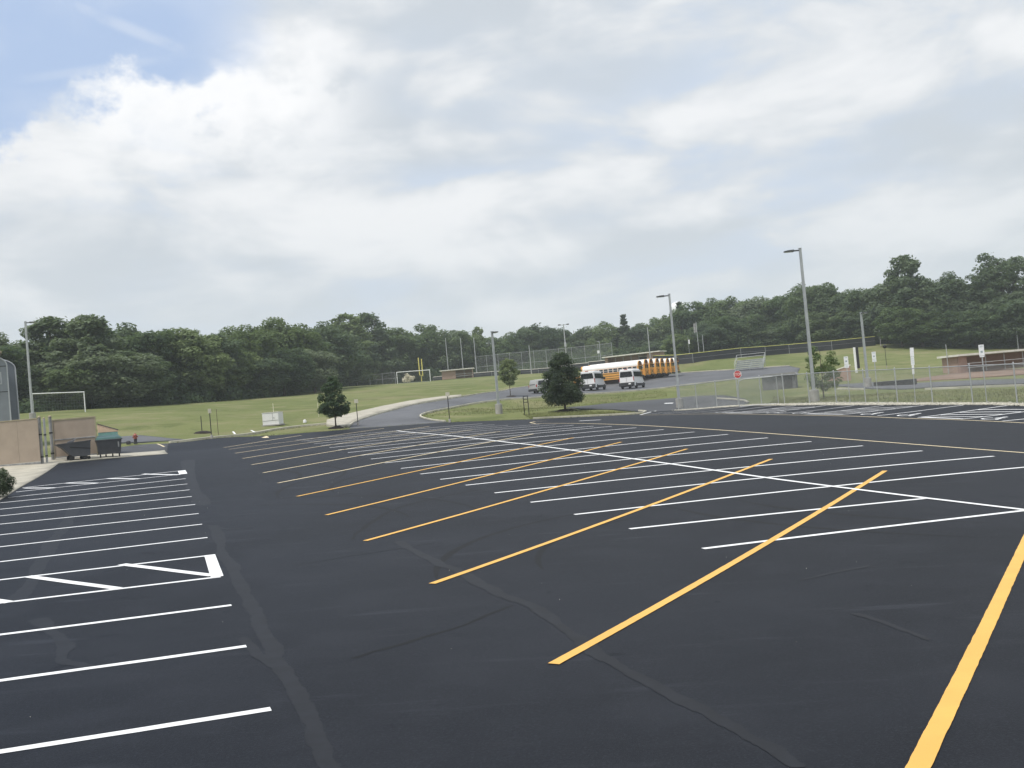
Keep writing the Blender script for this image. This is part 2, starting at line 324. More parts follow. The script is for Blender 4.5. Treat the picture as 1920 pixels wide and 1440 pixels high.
# ================= mesh helpers =================
class MB:
    def __init__(s): s.v = []; s.f = []
    def add(s, vs, fs):
        o = len(s.v); s.v += [tuple(map(float, q)) for q in vs]; s.f += [tuple(i+o for i in f) for f in fs]; return s
    def box(s, c, size, rz=0.0, taper=1.0):
        hx, hy, hz = size[0]/2, size[1]/2, size[2]/2; ca, sa = math.cos(rz), math.sin(rz); vs = []
        for z, k in ((-hz, 1.0), (hz, taper)):
            for x, y in ((-hx, -hy), (hx, -hy), (hx, hy), (-hx, hy)):
                x *= k; y *= k; vs.append((c[0]+x*ca-y*sa, c[1]+x*sa+y*ca, c[2]+z))
        return s.add(vs, [(3, 2, 1, 0), (4, 5, 6, 7), (0, 1, 5, 4), (1, 2, 6, 5), (2, 3, 7, 6), (3, 0, 4, 7)])
    def rbox(s, c, size, b=.02, rz=0.0):        # box with chamfered edges
        bm = bmesh.new(); bmesh.ops.create_cube(bm, size=1.0)
        for q in bm.verts: q.co = Vector((q.co.x*size[0], q.co.y*size[1], q.co.z*size[2]))
        bmesh.ops.bevel(bm, geom=bm.edges[:], offset=min(b, min(size)*.45), segments=2, affect='EDGES', profile=.6)
        R = Matrix.Rotation(rz, 3, 'Z'); bm.verts.index_update()
        s.add([tuple(R@q.co+Vector(c)) for q in bm.verts], [tuple(x.index for x in f.verts) for f in bm.faces]); bm.free(); return s
    def tube(s, a, b, r0, r1=None, n=8, cap=True):
        a = Vector(a); b = Vector(b); r1 = r0 if r1 is None else r1; d = (b-a)
        if d.length < 1e-6: return s
        d.normalize(); t = d.orthogonal().normalized(); k = d.cross(t); vs = []
        for c, r in ((a, r0), (b, r1)):
            for i in range(n):
                q = 2*math.pi*i/n; vs.append(c + t*(r*math.cos(q)) + k*(r*math.sin(q)))
        fs = [(i, (i+1) % n, n+(i+1) % n, n+i) for i in range(n)]
        if cap: fs += [tuple(range(n-1, -1, -1)), tuple(range(n, 2*n))]
        return s.add(vs, fs)
    def path(s, pts, r, n=6):
        for a, b in zip(pts[:-1], pts[1:]): s.tube(a, b, r, r, n)
        return s
    def prism(s, poly, axis, a, b):           # 2-D outline pushed along an axis: 'x' -> (y,z), 'y' -> (x,z), 'z' -> (x,y)
        n = len(poly); vs = []
        for t in (a, b):
            for p, q in poly: vs.append({'x': (t, p, q), 'y': (p, t, q), 'z': (p, q, t)}[axis])
        return s.add(vs, [tuple(range(n-1, -1, -1)), tuple(range(n, 2*n))]+[(i, (i+1) % n, n+(i+1) % n, n+i) for i in range(n)])
    def loft(s, rings):
        n = len(rings[0]); vs = [q for r in rings for q in r]; fs = []
        for k in range(len(rings)-1):
            for i in range(n): fs.append((k*n+i, k*n+(i+1) % n, (k+1)*n+(i+1) % n, (k+1)*n+i))
        fs += [tuple(range(n-1, -1, -1)), tuple((len(rings)-1)*n+i for i in range(n))]
        return s.add(vs, fs)
    def lathe(s, prof, n=20, c=(0, 0, 0)):
        vs = []
        for r, z in prof:
            for i in range(n): q = 2*math.pi*i/n; vs.append((c[0]+r*math.cos(q), c[1]+r*math.sin(q), c[2]+z))
        fs = [(k*n+i, k*n+(i+1) % n, (k+1)*n+(i+1) % n, (k+1)*n+i) for k in range(len(prof)-1) for i in range(n)]
        fs += [tuple(range(n-1, -1, -1)), tuple((len(prof)-1)*n+i for i in range(n))]
        return s.add(vs, fs)
    def mesh(s, name, m, smooth=False):
        me = bpy.data.meshes.new(name); me.from_pydata(s.v, [], s.f); me.materials.append(m)
        bm = bmesh.new(); bm.from_mesh(me); bmesh.ops.recalc_face_normals(bm, faces=bm.faces[:]); bm.to_mesh(me); bm.free()
        if smooth:
            me.polygons.foreach_set('use_smooth', [True]*len(me.polygons))
            me.set_sharp_from_angle(angle=math.radians(38))
        return me
    def build(s, name, m, parent=None, smooth=False, label=None, kind=None):
        o = bpy.data.objects.new(name, s.mesh(name, M[m] if isinstance(m, str) else m, smooth)); COL.objects.link(o); o.parent = parent
        if label: o['label'] = label
        if kind: o['kind'] = kind
        return o
def tag(o, label, cat, group=None):
    o['label'] = label; o['category'] = cat
    if group: o['group'] = group
    return o
def empty(name, loc, rz=0.0, label=None, cat=None, group=None, tilt=None):
    o = bpy.data.objects.new(name, None); COL.objects.link(o); o.location = tuple(loc); o.rotation_euler = (0, 0, rz); o.empty_display_size = .3
    if tilt: o.rotation_euler = (tilt[0], tilt[1], rz)
    if label: tag(o, label, cat, group)
    return o
KIDS = {}
def children(o): return [c for c in bpy.data.objects if c.parent is o]
def copy_tree(o, parent=None, kids=None):
    c = o.copy(); COL.objects.link(c); c.parent = parent
    for k in (kids or children)(o): copy_tree(k, c, kids)
    return c
def raw_mesh(name, verts, faces, m):           # numpy arrays straight into a mesh (faces: Nx3 or Nx4)
    me = bpy.data.meshes.new(name); nv, nf, k = len(verts), len(faces), faces.shape[1]
    me.vertices.add(nv); me.vertices.foreach_set('co', np.asarray(verts, np.float32).ravel())
    me.loops.add(nf*k); me.loops.foreach_set('vertex_index', np.asarray(faces, np.int32).ravel())
    me.polygons.add(nf); me.polygons.foreach_set('loop_start', np.arange(0, nf*k, k, dtype=np.int32)); me.polygons.foreach_set('loop_total', np.full(nf, k, np.int32))
    me.update(calc_edges=True); me.validate(); me.materials.append(M[m] if isinstance(m, str) else m); return me
def link(name, me, parent=None, kind=None, label=None):
    o = bpy.data.objects.new(name, me); COL.objects.link(o); o.parent = parent
    if kind: o['kind'] = kind
    if label: o['label'] = label
    return o
def yaw_to(px, py): return 0
# ================= the setting: ground, lot, roads, paint =================
def axis(a, b, st, far):
    c = np.arange(a, b+.01, st); e = [far*(i/6.0)**2.2 for i in range(1, 7)]
    return np.r_[[a-q for q in e[::-1]], c, [b+q for q in e]]
gx = axis(-165, 225, 1.5, 1100); gy = axis(-15, 315, 1.5, 1000)
GX, GY = np.meshgrid(gx, gy); Z = gz(GX.ravel(), GY.ravel())
_rel = RNG.normal(0, .014, Z.shape)                                   # unevenness of the turf
gv = np.stack([GX.ravel(), GY.ravel(), Z-.06+_rel*.6], -1); nx, ny = len(gx), len(gy)
ii = (np.arange(ny-1)[:, None]*nx + np.arange(nx-1)[None]).ravel()
ground = link('ground', raw_mesh('ground', gv, np.stack([ii, ii+1, ii+1+nx, ii+nx], -1), 'grass'), kind='structure')
ground.data.polygons.foreach_set('use_smooth', [True]*len(ground.data.polygons))

def surf(name, xy, m, dz=.0, step=1.0, skirt=.2, kind='structure', parent=None):
    bm = bmesh.new(); f = bm.faces.new([bm.verts.new((x, y, 0)) for x, y in xy]); bmesh.ops.triangulate(bm, faces=[f])
    a = np.array(xy); lo, hi = a.min(0), a.max(0)
    for k, n in ((0, (1, 0, 0)), (1, (0, 1, 0))):
        for t in np.arange(math.floor(lo[k]/step)*step+step, hi[k], step):
            co = [0, 0, 0]; co[k] = t
            bmesh.ops.bisect_plane(bm, geom=bm.verts[:]+bm.edges[:]+bm.faces[:], plane_co=co, plane_no=n)
    bmesh.ops.triangulate(bm, faces=bm.faces[:])
    bm.verts.ensure_lookup_table(); q = np.array([v.co for v in bm.verts]); z = gz(q[:, 0], q[:, 1])+dz
    for v, h in zip(bm.verts, z): v.co.z = h
    for fc in bm.faces:
        fc.smooth = True
        if fc.normal.z < 0: fc.normal_flip()
    bd = [e for e in bm.edges if e.is_boundary]
    ex = bmesh.ops.extrude_edge_only(bm, edges=bd)['geom']
    for v in ex:
        if isinstance(v, bmesh.types.BMVert): v.co.z -= skirt
    for fc in ex:
        if isinstance(fc, bmesh.types.BMFace): fc.smooth = False
    me = bpy.data.meshes.new(name); bm.to_mesh(me); bm.free(); me.materials.append(M[m])
    return link(name, me, parent, kind)
def H(*pts): return [tuple(hit(*p)[:2]) for p in pts]
def smooth_line(p, n=6):
    p = np.array(p, float); out = []
    for i in range(len(p)-1):
        a, b, c, d = p[max(i-1, 0)], p[i], p[i+1], p[min(i+2, len(p)-1)]
        for t in np.arange(n)/n: out.append(.5*((2*b)+(c-a)*t+(2*a-5*b+4*c-d)*t*t+(3*b-a-3*c+d)*t**3))
    return [tuple(q) for q in out+[p[-1]]]
# car park
far_edge = H((1205,776),(1130,780),(1040,784),(1000,786),(960,787.5),(842,792),(740,799),(670,803.5),(620,808),(560,812.5),(520,816),(440,819.5),(395,823),(318,831))
left_edge = H((313,853),(240,857),(111,869),(70,893),(30,918),(0,935))
lot_poly = [lot_xy(-24, VF-.7), lot_xy(20, VF-.7), lot_xy(40, VF-.7), lot_xy(58.6, VF-.7)] + smooth_line(far_edge, 3) + left_edge + [lot_xy(20, -22.5), lot_xy(-24, -23)]
lot = surf('parking_lot', lot_poly, 'asphalt', 0.0, 1.0)
side_apron = surf('side_apron', H((215,851),(228,838),(290,832.5),(316,831.5),(314,839),(311,851),(225,853)), 'drive_asphalt', .004, 1.0)
driveway = surf('driveway', H((190,833),(226,818.5),(262,816),(320,822),(352,824),(300,827),(225,830)), 'old_asphalt', .01, 1.5)
pad = surf('concrete_pad', H((-60,975),(35,916),(111,868.3),(315,851.2),(309,844.5),(225,851.5),(180,850),(95,858),(-60,872)), 'concrete', .03, 1.0)
road_l = smooth_line(H((655,803.4),(664,793),(700,780),(740,769),(790,757),(840,749),(900,739),(960,729),(1000,724)), 3)
road_u = H((1080,716),(1180,706),(1277,699),(1367,694),(1480,686),(1500,690))
road_r = H((1490,701),(1401,710),(1371,712),(1277,723),(1250,727),(1150,736),(1080,740),(1000,746),(950,749))
nose = smooth_line(H((950,749),(880,758),(840,766),(805,773),(788,780),(800,786),(835,790.5)), 3)
road = surf('road', road_l+road_u+road_r[:-1]+nose+H((842,791.6),(740,798.6),(670,803.2)), 'old_asphalt', .006, 2.0)
drive_top = H((1062,764),(1130,757),(1200,751.5),(1260,746.5),(1310,742),(1352,741),(1398,748),(1405,754))
drive = surf('side_drive', drive_top+[lot_xy(50, VF), lot_xy(58.7, VF-.72)]+H((1207,775.6),(1198,771.5),(1150,767.5),(1090,767)), 'drive_asphalt', .004, 2.0)
walk = surf('pavement', H((613,789),(640,781),(680,771),(720,762),(760,754),(800,748),(840,743),(865,741),(865,743.7),(840,747.3),(790,755.3),(740,767),(700,778),(664,790.8),(652,799),(640,801),(612,798)), 'concrete', .10, 1.5)
path2 = surf('path', H((1560,722),(1640,716),(1700,719),(1800,714),(1920,710),(2000,707),(2000,716),(1920,719),(1800,723),(1700,729),(1620,728)), 'old_asphalt', .01, 2.0)
infield = surf('infield', H((1690,716),(1782,701),(1920,691),(2000,686),(2000,696),(1920,702),(1800,710)), 'dirt', .03, 3.0)
gravel = surf('gravel_strip', [lot_xy(-24, VF-.72), lot_xy(10, VF-.72), lot_xy(35, VF-.72), lot_xy(58, VF-.72), lot_xy(58, VF+.25), lot_xy(35, VF+.45), lot_xy(10, VF+.3), lot_xy(-24, VF+.4)], 'gravel', .03, 1.0)
# loose stones of the gravel strip
sv, sf = [], []
for k in range(5200):
    u = RNG.uniform(8, 58); v = VF+RNG.normal(-.25, .26); x, y = lot_xy(u, v); r = RNG.uniform(.018, .06)
    sv.append((x, y, r))
sv = np.array(sv); zs = gz(sv[:, 0], sv[:, 1]); oc8 = np.array([(1,0,0),(0,1,0),(-1,0,0),(0,-1,0),(0,0,1),(0,0,-1)], float)
vv = sv[:, None, :2]; jit = RNG.uniform(.6, 1.3, (len(sv), 6, 3)); pos = oc8[None]*jit*sv[:, 2][:, None, None]
pos[..., :2] += vv; pos[..., 2] += (zs+.04)[:, None]
of = np.array([(0,1,4),(1,2,4),(2,3,4),(3,0,4),(1,0,5),(2,1,5),(3,2,5),(0,3,5)])
link('loose_gravel', raw_mesh('loose_gravel', pos.reshape(-1, 3), (of[None]+np.arange(len(sv))[:, None, None]*6).reshape(-1, 3), 'gravel'), kind='stuff', label='pale loose gravel along the foot of the chain-link fence')

def kerb(pts, wd=.16, ht=.13, m='kerb', name='kerb'):
    pts = np.array(pts, float); d = np.gradient(pts, axis=0); d /= np.linalg.norm(d, axis=1)[:, None]+1e-9; n = np.stack([-d[:, 1], d[:, 0]], -1)
    mb = MB(); rings = []
    a = pts+n*wd/2; b = pts-n*wd/2; z = gz(pts[:, 0], pts[:, 1])
    for i in range(len(pts)):
        rings.append([(a[i, 0], a[i, 1], z[i]-.15), (a[i, 0], a[i, 1], z[i]+ht-.02), (a[i, 0]*.85+b[i, 0]*.15, a[i, 1]*.85+b[i, 1]*.15, z[i]+ht), (b[i, 0]*.85+a[i, 0]*.15, b[i, 1]*.85+a[i, 1]*.15, z[i]+ht), (b[i, 0], b[i, 1], z[i]+ht-.02), (b[i, 0], b[i, 1], z[i]-.15)])
    mb.loft(rings); return mb.build(name, m, kind='structure')
def dens(pts, st=1.5):
    pts = np.array(pts, float); out = []
    for a, b in zip(pts[:-1], pts[1:]):
        k = max(1, int(np.hypot(*(b-a))/st)); out += [a+(b-a)*t for t in np.arange(k)/k]
    return np.array(out+[pts[-1]])
kerb(dens(smooth_line(H((318,830),(395,821.5),(440,817.5),(476,813),(514,806),(560,800),(613,795)), 3)), .3, .12)
kerb(dens(H((652,800),(664,792),(700,779),(740,768),(790,756.3),(840,748.4),(900,738.5),(960,728.6),(1000,723.6))), .13, .11)
kerb(dens(nose), .13, .11)
kerb(dens(road_r), .13, .11)
kerb(dens(H((1000,785.4),(1040,783.4),(1130,779.3),(1205,775.2),(1211,772),(1198,771))), .13, .11)
kerb(dens(H((1277,699),(1367,694),(1480,686))), .2, .14)
kerb(dens(H((1345,747.5),(1375,749),(1396,751.5),(1402,754.5))), .2, .1)
kerb(dens(H((1735,729.5),(1800,727),(1860,724.5),(1920,722.5),(2000,719))), .2, .08)
kerb(dens(H((1570,729),(1620,729.5))), .2, .08)

# painted lines: each one a part of the parking lot
def strip(a, b, wd, m, name='painted_line', dz=.004, step=.5, jit=0.0):
    a = np.array(a[:2], float); b = np.array(b[:2], float); L = np.hypot(*(b-a)); k = max(1, int(L/step)); t = np.linspace(0, 1, k+1)
    d = (b-a)/L; n = np.array([-d[1], d[0]]); c = a+(b-a)*t[:, None]
    sm = lambda: np.convolve(RNG.normal(0, 1.6, k+5), np.ones(5)/5, 'valid'); o1 = sm()*jit; o2 = sm()*jit
    drift = np.interp(t, np.linspace(0, 1, 5), RNG.normal(0, .004, 5))[:, None]
    p = c+n*(wd/2+o1[:, None]+drift); q = c-n*(wd/2+o2[:, None]-drift)
    v = np.concatenate([p, q]); z = gz(v[:, 0], v[:, 1])+dz; i = np.arange(k)
    me = raw_mesh(name, np.c_[v, z], np.stack([i, i+k+1, i+k+2, i+1], -1), m)
    return link(name, me, lot)
def poly_paint(pts, m, name='painted_mark', dz=.006):
    pts = np.array(pts); z = gz(pts[:, 0], pts[:, 1])+dz; mb = MB(); mb.add([(p[0], p[1], h) for p, h in zip(pts, z)], [tuple(range(len(pts)))])
    return mb.build(name, m, lot)
S = 2.74
# near-left bay row
Lr = [(508,1330),(462,1212),(434,1135),(414,1081.5),(390,1042),(389,1008),(379,983),(372.5,963),(366,946),(359.5,931),(355.5,918.5),(351.5,907.5),(348,897.5),(345,888.5),(341,882.5)]
Ll = [(0,1410),(0,1276.5),(0,1190.5),(0,1131),(0,1087.5),(0,1053.5),(0,1025.5),(0,1003),(0,983),(0,967.5),(0,955),(0,943),(15,933),(30,922.5),(42,914.5)]
for k, (r, l) in enumerate(zip(Lr, Ll)):
    a, b = hit(*r), hit(*l); d = (b-a)[:2]; d /= np.hypot(*d); ln = 13.0 if k < 10 else np.hypot(*(b-a)[:2])
    strip(a, a[:2]+d*(np.hypot(*(b-a)[:2])+1.2 if k < 10 else ln), .125, 'white_paint', 'white_bay_line', step=.06 if k < 5 else .5, jit=.002 if k < 5 else .0)
strip(hit(393,1041), hit(407,1082), .20, 'white_paint', 'aisle_end_bar', .008, jit=.004)
strip(hit(228,1058.5), hit(400,1079.5), .17, 'white_paint', 'aisle_hatch_line', .007, jit=.003)
strip(hit(52,1081), hit(222,1104), .17, 'white_paint', 'aisle_hatch_line', .007, jit=.003)
strip(hit(-40,1121), hit(18,1130), .17, 'white_paint', 'aisle_hatch_line', .007, jit=.003)
strip(hit(340.5,882.5), hit(344,889), .32, 'white_paint', 'aisle_end_bar', .008)
for a, b in (((268,889),(335,890.5)), ((200,897.5),(262,898)), ((122,906),(182,906)), ((46,915.5),(104,915))): strip(hit(*a), hit(*b), .2, 'white_paint', 'aisle_hatch_line', .007)
# diagonal bus bays
for k in range(0, 13):
    a = lot_xy(-10.3+5.2*k, -11.1); b = lot_xy(2.1+5.2*k, 2.8)
    if 2.1+5.2*k > 57: t = (57+10.3-5.2*k)/12.4; b = lot_xy(57, -11.1+13.9*t)
    if k == 0: a, b = hit(1715,1450), hit(1960,935)
    elif k == 1: a, b = hit(1040,1246), hit(1659,883)
    elif k == 2: a, b = hit(810,1095), hit(1446,861)
    elif k == 3: a, b = hit(685,1014.5), hit(1288,842)
    elif k == 4: a, b = hit(612,966), hit(1165,829)
    if k == 0:
        d = (a-b)[:2]; d /= np.hypot(*d); a = a[:2]+d*.6
    strip(a, b, .125 if k else .15, 'yellow_paint' if k < 6 else 'pale_yellow_paint', 'yellow_bus_bay_line', .008, .03 if k < 3 else .6, .0022 if k == 0 else (.0016 if k < 3 else 0))
# double row of car bays with its spine
Wl = [(1318,1029),(1181,992),(1077,965),(995,942),(927.5,924.5),(873,910),(825.5,899),(788,889),(752,878.5)]
Wm = {0:(1925,957),1:(1738,934.5)}
Wr = {3:(1863,855.5),4:(1729,845.5),5:(1618,836),6:(1521,828),7:(1439.5,821),8:(1365,814.5),9:(1301.5,810),10:(1244,805.5),11:(1193.5,802),12:(1147,799.5)}
for k in range(0, 20):
    a = hit(*Wl[k]) if k < len(Wl) else lot_xy(S*k, -6.6)
    b = hit(*Wm[k]) if k in Wm else (hit(*Wr[k]) if k in Wr else lot_xy(S*k, 7.1 if k < 17 else 6.0))
    strip(a, b, .135, 'white_paint', 'white_bay_line', .005)
sp = [hit(1960,961)[:2], hit(1735,934.2)[:2], hit(1457,899)[:2], hit(1262,870.8)[:2], hit(1117.5,851)[:2], hit(1000,834.5)[:2], lot_xy(S*10.5, 0), lot_xy(S*14, 0), lot_xy(S*19, 0)]
for a, b in zip(sp[:-1], sp[1:]): strip(a, b, .14, 'white_paint', 'white_spine_line', .010)
yl = [hit(1990,854.5), hit(1800,840), hit(1560,821.5), hit(1320,804.5), hit(1200,797.6), hit(1100,794.3), hit(1040,793.8), hit(1004,794.3), hit(994,792.5), hit(1003,790.5), hit(1026,789)]
for a, b in zip(yl[:-1], yl[1:]): strip(a, b, .12, 'pale_yellow_paint', 'pale_yellow_edge_line', .006)
al = [hit(1990,797), hit(1800,787.5), hit(1560,779.6), hit(1360,776.2), hit(1300,776.6), hit(1200,778.2)]
for a, b in zip(al[:-1], al[1:]): strip(a, b, .12, 'pale_yellow_paint', 'pale_yellow_edge_line', .006)
strip(hit(1200,778), hit(1230,770.5), .14, 'white_paint', 'white_island_line', .007)
strip(hit(1086,789.3), hit(1126,787.3), .5, 'white_paint', 'white_stop_dash', .006)
strip(hit(1246,756.5), hit(1262,756), .5, 'white_paint', 'white_stop_dash', .012)
poly_paint([hit(*q)[:2] for q in ((490,820.6),(500,817.5),(505,820.3),(497,821.3))], 'pale_yellow_paint', 'painted_patch')
for a, b in (((437,812.2),(441,817)), ((471,809.8),(478,813.6)), ((295,832.5),(308,838))): strip(hit(*a), hit(*b), .14, 'pale_yellow_paint' if a[0] < 300 else 'white_paint', 'painted_dash', .13 if a[0] > 300 else .012)
# accessible bays along the fence
v0, v1 = 18.45, VF-.85
bays = [16.6, 19.1, 21.4, 24.1, 26.9, 29.7, 32.9, 35.5, 38.2, 41.3, 44.0, 46.7, 49.4, 52.1]
for u in bays: strip(lot_xy(u, v0), lot_xy(u, v1), .12, 'white_paint', 'accessible_bay_line', .006)
for u0, u1 in ((21.4, 24.1), (29.7, 32.9), (38.2, 41.3), (13.8, 16.6)):
    strip(lot_xy(u0+.1, v0+.12), lot_xy(u1-.1, v0+.12), .2, 'white_paint', 'aisle_end_bar', .009)
    for j in range(5):
        a, b = lot_xy(u1-.1, v0+.15+j*1.1), lot_xy(u0+.1, v0+1.3+j*1.1)
        if v0+1.3+j*1.1 < v1: strip(a, b, .15, 'white_paint', 'aisle_hatch_line', .007)
def wheelchair(u, v):                                     # access symbol painted on the bay, head towards the fence
    def q(s, t): return lot_xy(u - s, v + t)              # s to the symbol's right, t up
    ring = [q(.12*math.cos(i*math.pi/5), 1.12+.12*math.sin(i*math.pi/5)) for i in range(10)]
    poly_paint(ring, 'white_paint', 'access_symbol', .009)
    arc = [(.02+.38*math.cos(t), .34+.38*math.sin(t)) for t in np.linspace(math.radians(125), math.radians(350), 11)]
    stroke = [(.0, 1.0), (.0, .55), (.34, .55), (.48, .1), (.62, .14)]
    for line in (arc, stroke, [(.0, .8), (.3, .8)]):
        for a, b in zip(line[:-1], line[1:]): strip(q(*a), q(*b), .11, 'white_paint', 'access_symbol', .008, 2.0)
for u in (20.3, 25.6, 28.3, 34.2, 36.8, 42.6): wheelchair(u+.1, v0+.35)
# crack sealer bands and tyre marks
def band(px, w0, w1, m, name, dz=.002):
    c = np.array(smooth_line([hit(*p)[:2] for p in px], 14)); k = len(c); d = np.gradient(c, axis=0); d /= np.linalg.norm(d, axis=1)[:, None]+1e-9; n = np.stack([-d[:, 1], d[:, 0]], -1)
    wd = np.linspace(w0, w1, k)*(1+np.convolve(RNG.normal(0, .5, k+8), np.ones(9)/9, 'valid')); wd[0] = wd[-1] = .02; c = c+n*np.convolve(RNG.normal(0, .035, k+6), np.ones(7)/7, 'valid')[:, None]
    v = np.concatenate([c+n*wd[:, None]/2, c-n*wd[:, None]/2]); i = np.arange(k-1)
    link(name, raw_mesh(name, np.c_[v, gz(v[:, 0], v[:, 1])+dz], np.stack([i, i+k, i+k+1, i+1], -1), m), lot)
band([(400,985),(412,1010),(418,1040),(436,1065),(448,1090),(462,1120),(480,1150),(490,1180),(510,1215),(530,1255),(560,1300),(580,1345),(600,1400),(628,1450)], .26, .15, 'seal', 'crack_seal_band')
band([(745,1015),(780,1035),(820,1055),(860,1070),(900,1095),(940,1115),(985,1130),(1030,1155),(1080,1195),(1120,1225),(1180,1260),(1260,1305),(1340,1345),(1420,1390),(1500,1440)], .22, .13, 'seal', 'crack_seal_band', .003)
band([(352,862),(357,900),(368,925),(382,948)], .5, .4, 'seal', 'crack_seal_band')
band([(160,925),(135,960),(120,990),(100,1012),(85,1040),(62,1085),(30,1130)], .35, .3, 'seal', 'crack_seal_band')
band([(70,1160),(95,1185),(122,1210),(115,1235),(165,1252)], .2, .16, 'seal', 'crack_seal_band', .0025)
band([(455,1195),(480,1225),(505,1240),(528,1258)], .12, .16, 'seal', 'crack_seal_band', .0028)
band([(560,1059),(640,1045),(720,1033),(810,1018)], .03, .05, 'seal', 'crack_seal_band', .0028)
band([(390,985),(430,992),(475,987)], .1, .1, 'seal', 'crack_seal_band', .0028)
band([(1600,1150),(1660,1168),(1745,1200)], .1, .06, 'seal', 'crack_seal_band', .0028)
band([(1500,1088),(1560,1075),(1630,1061)], .06, .1, 'seal', 'crack_seal_band', .0028)
band([(662,1012),(668,1000),(690,985),(740,955),(800,938),(860,925),(900,918)], .1, .14, 'skid', 'tyre_mark', .0015)
band([(660,1235),(760,1205),(860,1175),(960,1135)], .08, .07, 'skid', 'tyre_mark', .0015)
def arc_mark(u, v, a0, rad, sweep, m, name, wd):            # faint turning marks left by tyres
    t = np.linspace(0, 1, 40); ang = a0+sweep*t; x0, y0 = lot_xy(u, v)
    for off in (0, 1.6):
        c = np.c_[x0+(rad+off)*np.cos(ang), y0+(rad+off)*np.sin(ang)]; k = len(c); d = np.gradient(c, axis=0); d /= np.linalg.norm(d, axis=1)[:, None]; n = np.stack([-d[:, 1], d[:, 0]], -1)
        w_ = wd*np.sin(np.pi*t)**.5*(1+.3*np.convolve(RNG.normal(0, 1, k+4), np.ones(5)/5, 'valid')); vv_ = np.concatenate([c+n*w_[:, None]/2, c-n*w_[:, None]/2]); i_ = np.arange(k-1)
        link(name, raw_mesh(name, np.c_[vv_, gz(vv_[:, 0], vv_[:, 1])+.0012+.0001*RNG.uniform(0, 9)], np.stack([i_, i_+k, i_+k+1, i_+1], -1), m), lot)
for u, v, a0, rad, sw in ((-1, -4, 2.2, 5.5, 1.1), (9, -16, .2, 6.5, 1.2), (16, -3, 2.6, 7, .9), (24, -17, -.2, 7, 1.1), (4, 5, 3.3, 8, .8), (34, 12, 3.6, 9, .9), (27, 13, 2.4, 8, .8)): arc_mark(u, v, a0, rad, sw, 'skid', 'tyre_mark', .14)
# grass blades along lot edges, the bank and in tufts
def grass_blades():
    pts = []
    for seg in (dens(far_edge, .12), dens(nose, .2), dens(H((476,813),(514,806),(613,795)), .12)):
        for _ in range(7):
            o = RNG.normal(0, .28, seg.shape); pts.append(seg+o+np.array([0, .45]))
    def area(poly, n):
        c = np.array(H(*poly)); lo, hi = c.min(0), c.max(0); out = []
        q = RNG.uniform(lo, hi, (n*3, 2)); inside = np.zeros(len(q), bool)
        for (x1, y1), (x2, y2) in zip(c, np.roll(c, -1, 0)):
            inside ^= ((y1 > q[:, 1]) != (y2 > q[:, 1])) & (q[:, 0] < (x2-x1)*(q[:, 1]-y1)/(y2-y1+1e-9)+x1)
        return q[inside][:n]
    0 and pts.append(area([(320,826),(480,808),(610,791),(690,766),(620,760),(500,768),(380,775),(240,800),(240,815)], 9000))
    pts.append(area([(1000,784),(1130,777),(1195,772),(1060,770),(980,776)], 5000))
    pts.append(area([(800,780),(900,776),(1000,772),(1090,760),(1250,743),(1250,730),(1080,744),(950,753),(850,768)], 7000))
    pts.append(area([(1440,757),(1920,755),(1920,728),(1700,735),(1450,742)], 9000))
    p = np.concatenate(pts); h = RNG.gamma(3, .014, len(p))+.01; a = RNG.uniform(0, 6.28, len(p)); wd = RNG.uniform(.012, .03, len(p)); z = gz(p[:, 0], p[:, 1])-.06
    l = RNG.normal(0, .5, (len(p), 2))*h[:, None]
    v = np.stack([np.c_[p[:, 0]-np.cos(a)*wd, p[:, 1]-np.sin(a)*wd, z], np.c_[p[:, 0]+np.cos(a)*wd, p[:, 1]+np.sin(a)*wd, z], np.c_[p+l, z+h+.05]], 1)
    link('grass_tufts', raw_mesh('grass_tufts', v.reshape(-1, 3), np.arange(len(p)*3).reshape(-1, 3), 'blade'), kind='stuff', label='uneven grass blades on the verges and the bank')
grass_blades()

# grit and small litter lying about the lot
def litter():
    n = 130; u = RNG.uniform(-10, 30, n); v = RNG.uniform(-21, 6, n); x, y = lot_xy(u, v); r = RNG.uniform(.003, .008, n); z = gz(x, y)
    pos = oc8[None]*RNG.uniform(.5, 1.3, (n, 6, 3))*r[:, None, None]; pos[..., 0] += x[:, None]; pos[..., 1] += y[:, None]; pos[..., 2] += (z+.004)[:, None]
    link('grit', raw_mesh('grit', pos.reshape(-1, 3), (of[None]+np.arange(n)[:, None, None]*6).reshape(-1, 3), 'gravel'), kind='stuff', label='scattered grit and bits on the dark asphalt')
litter()
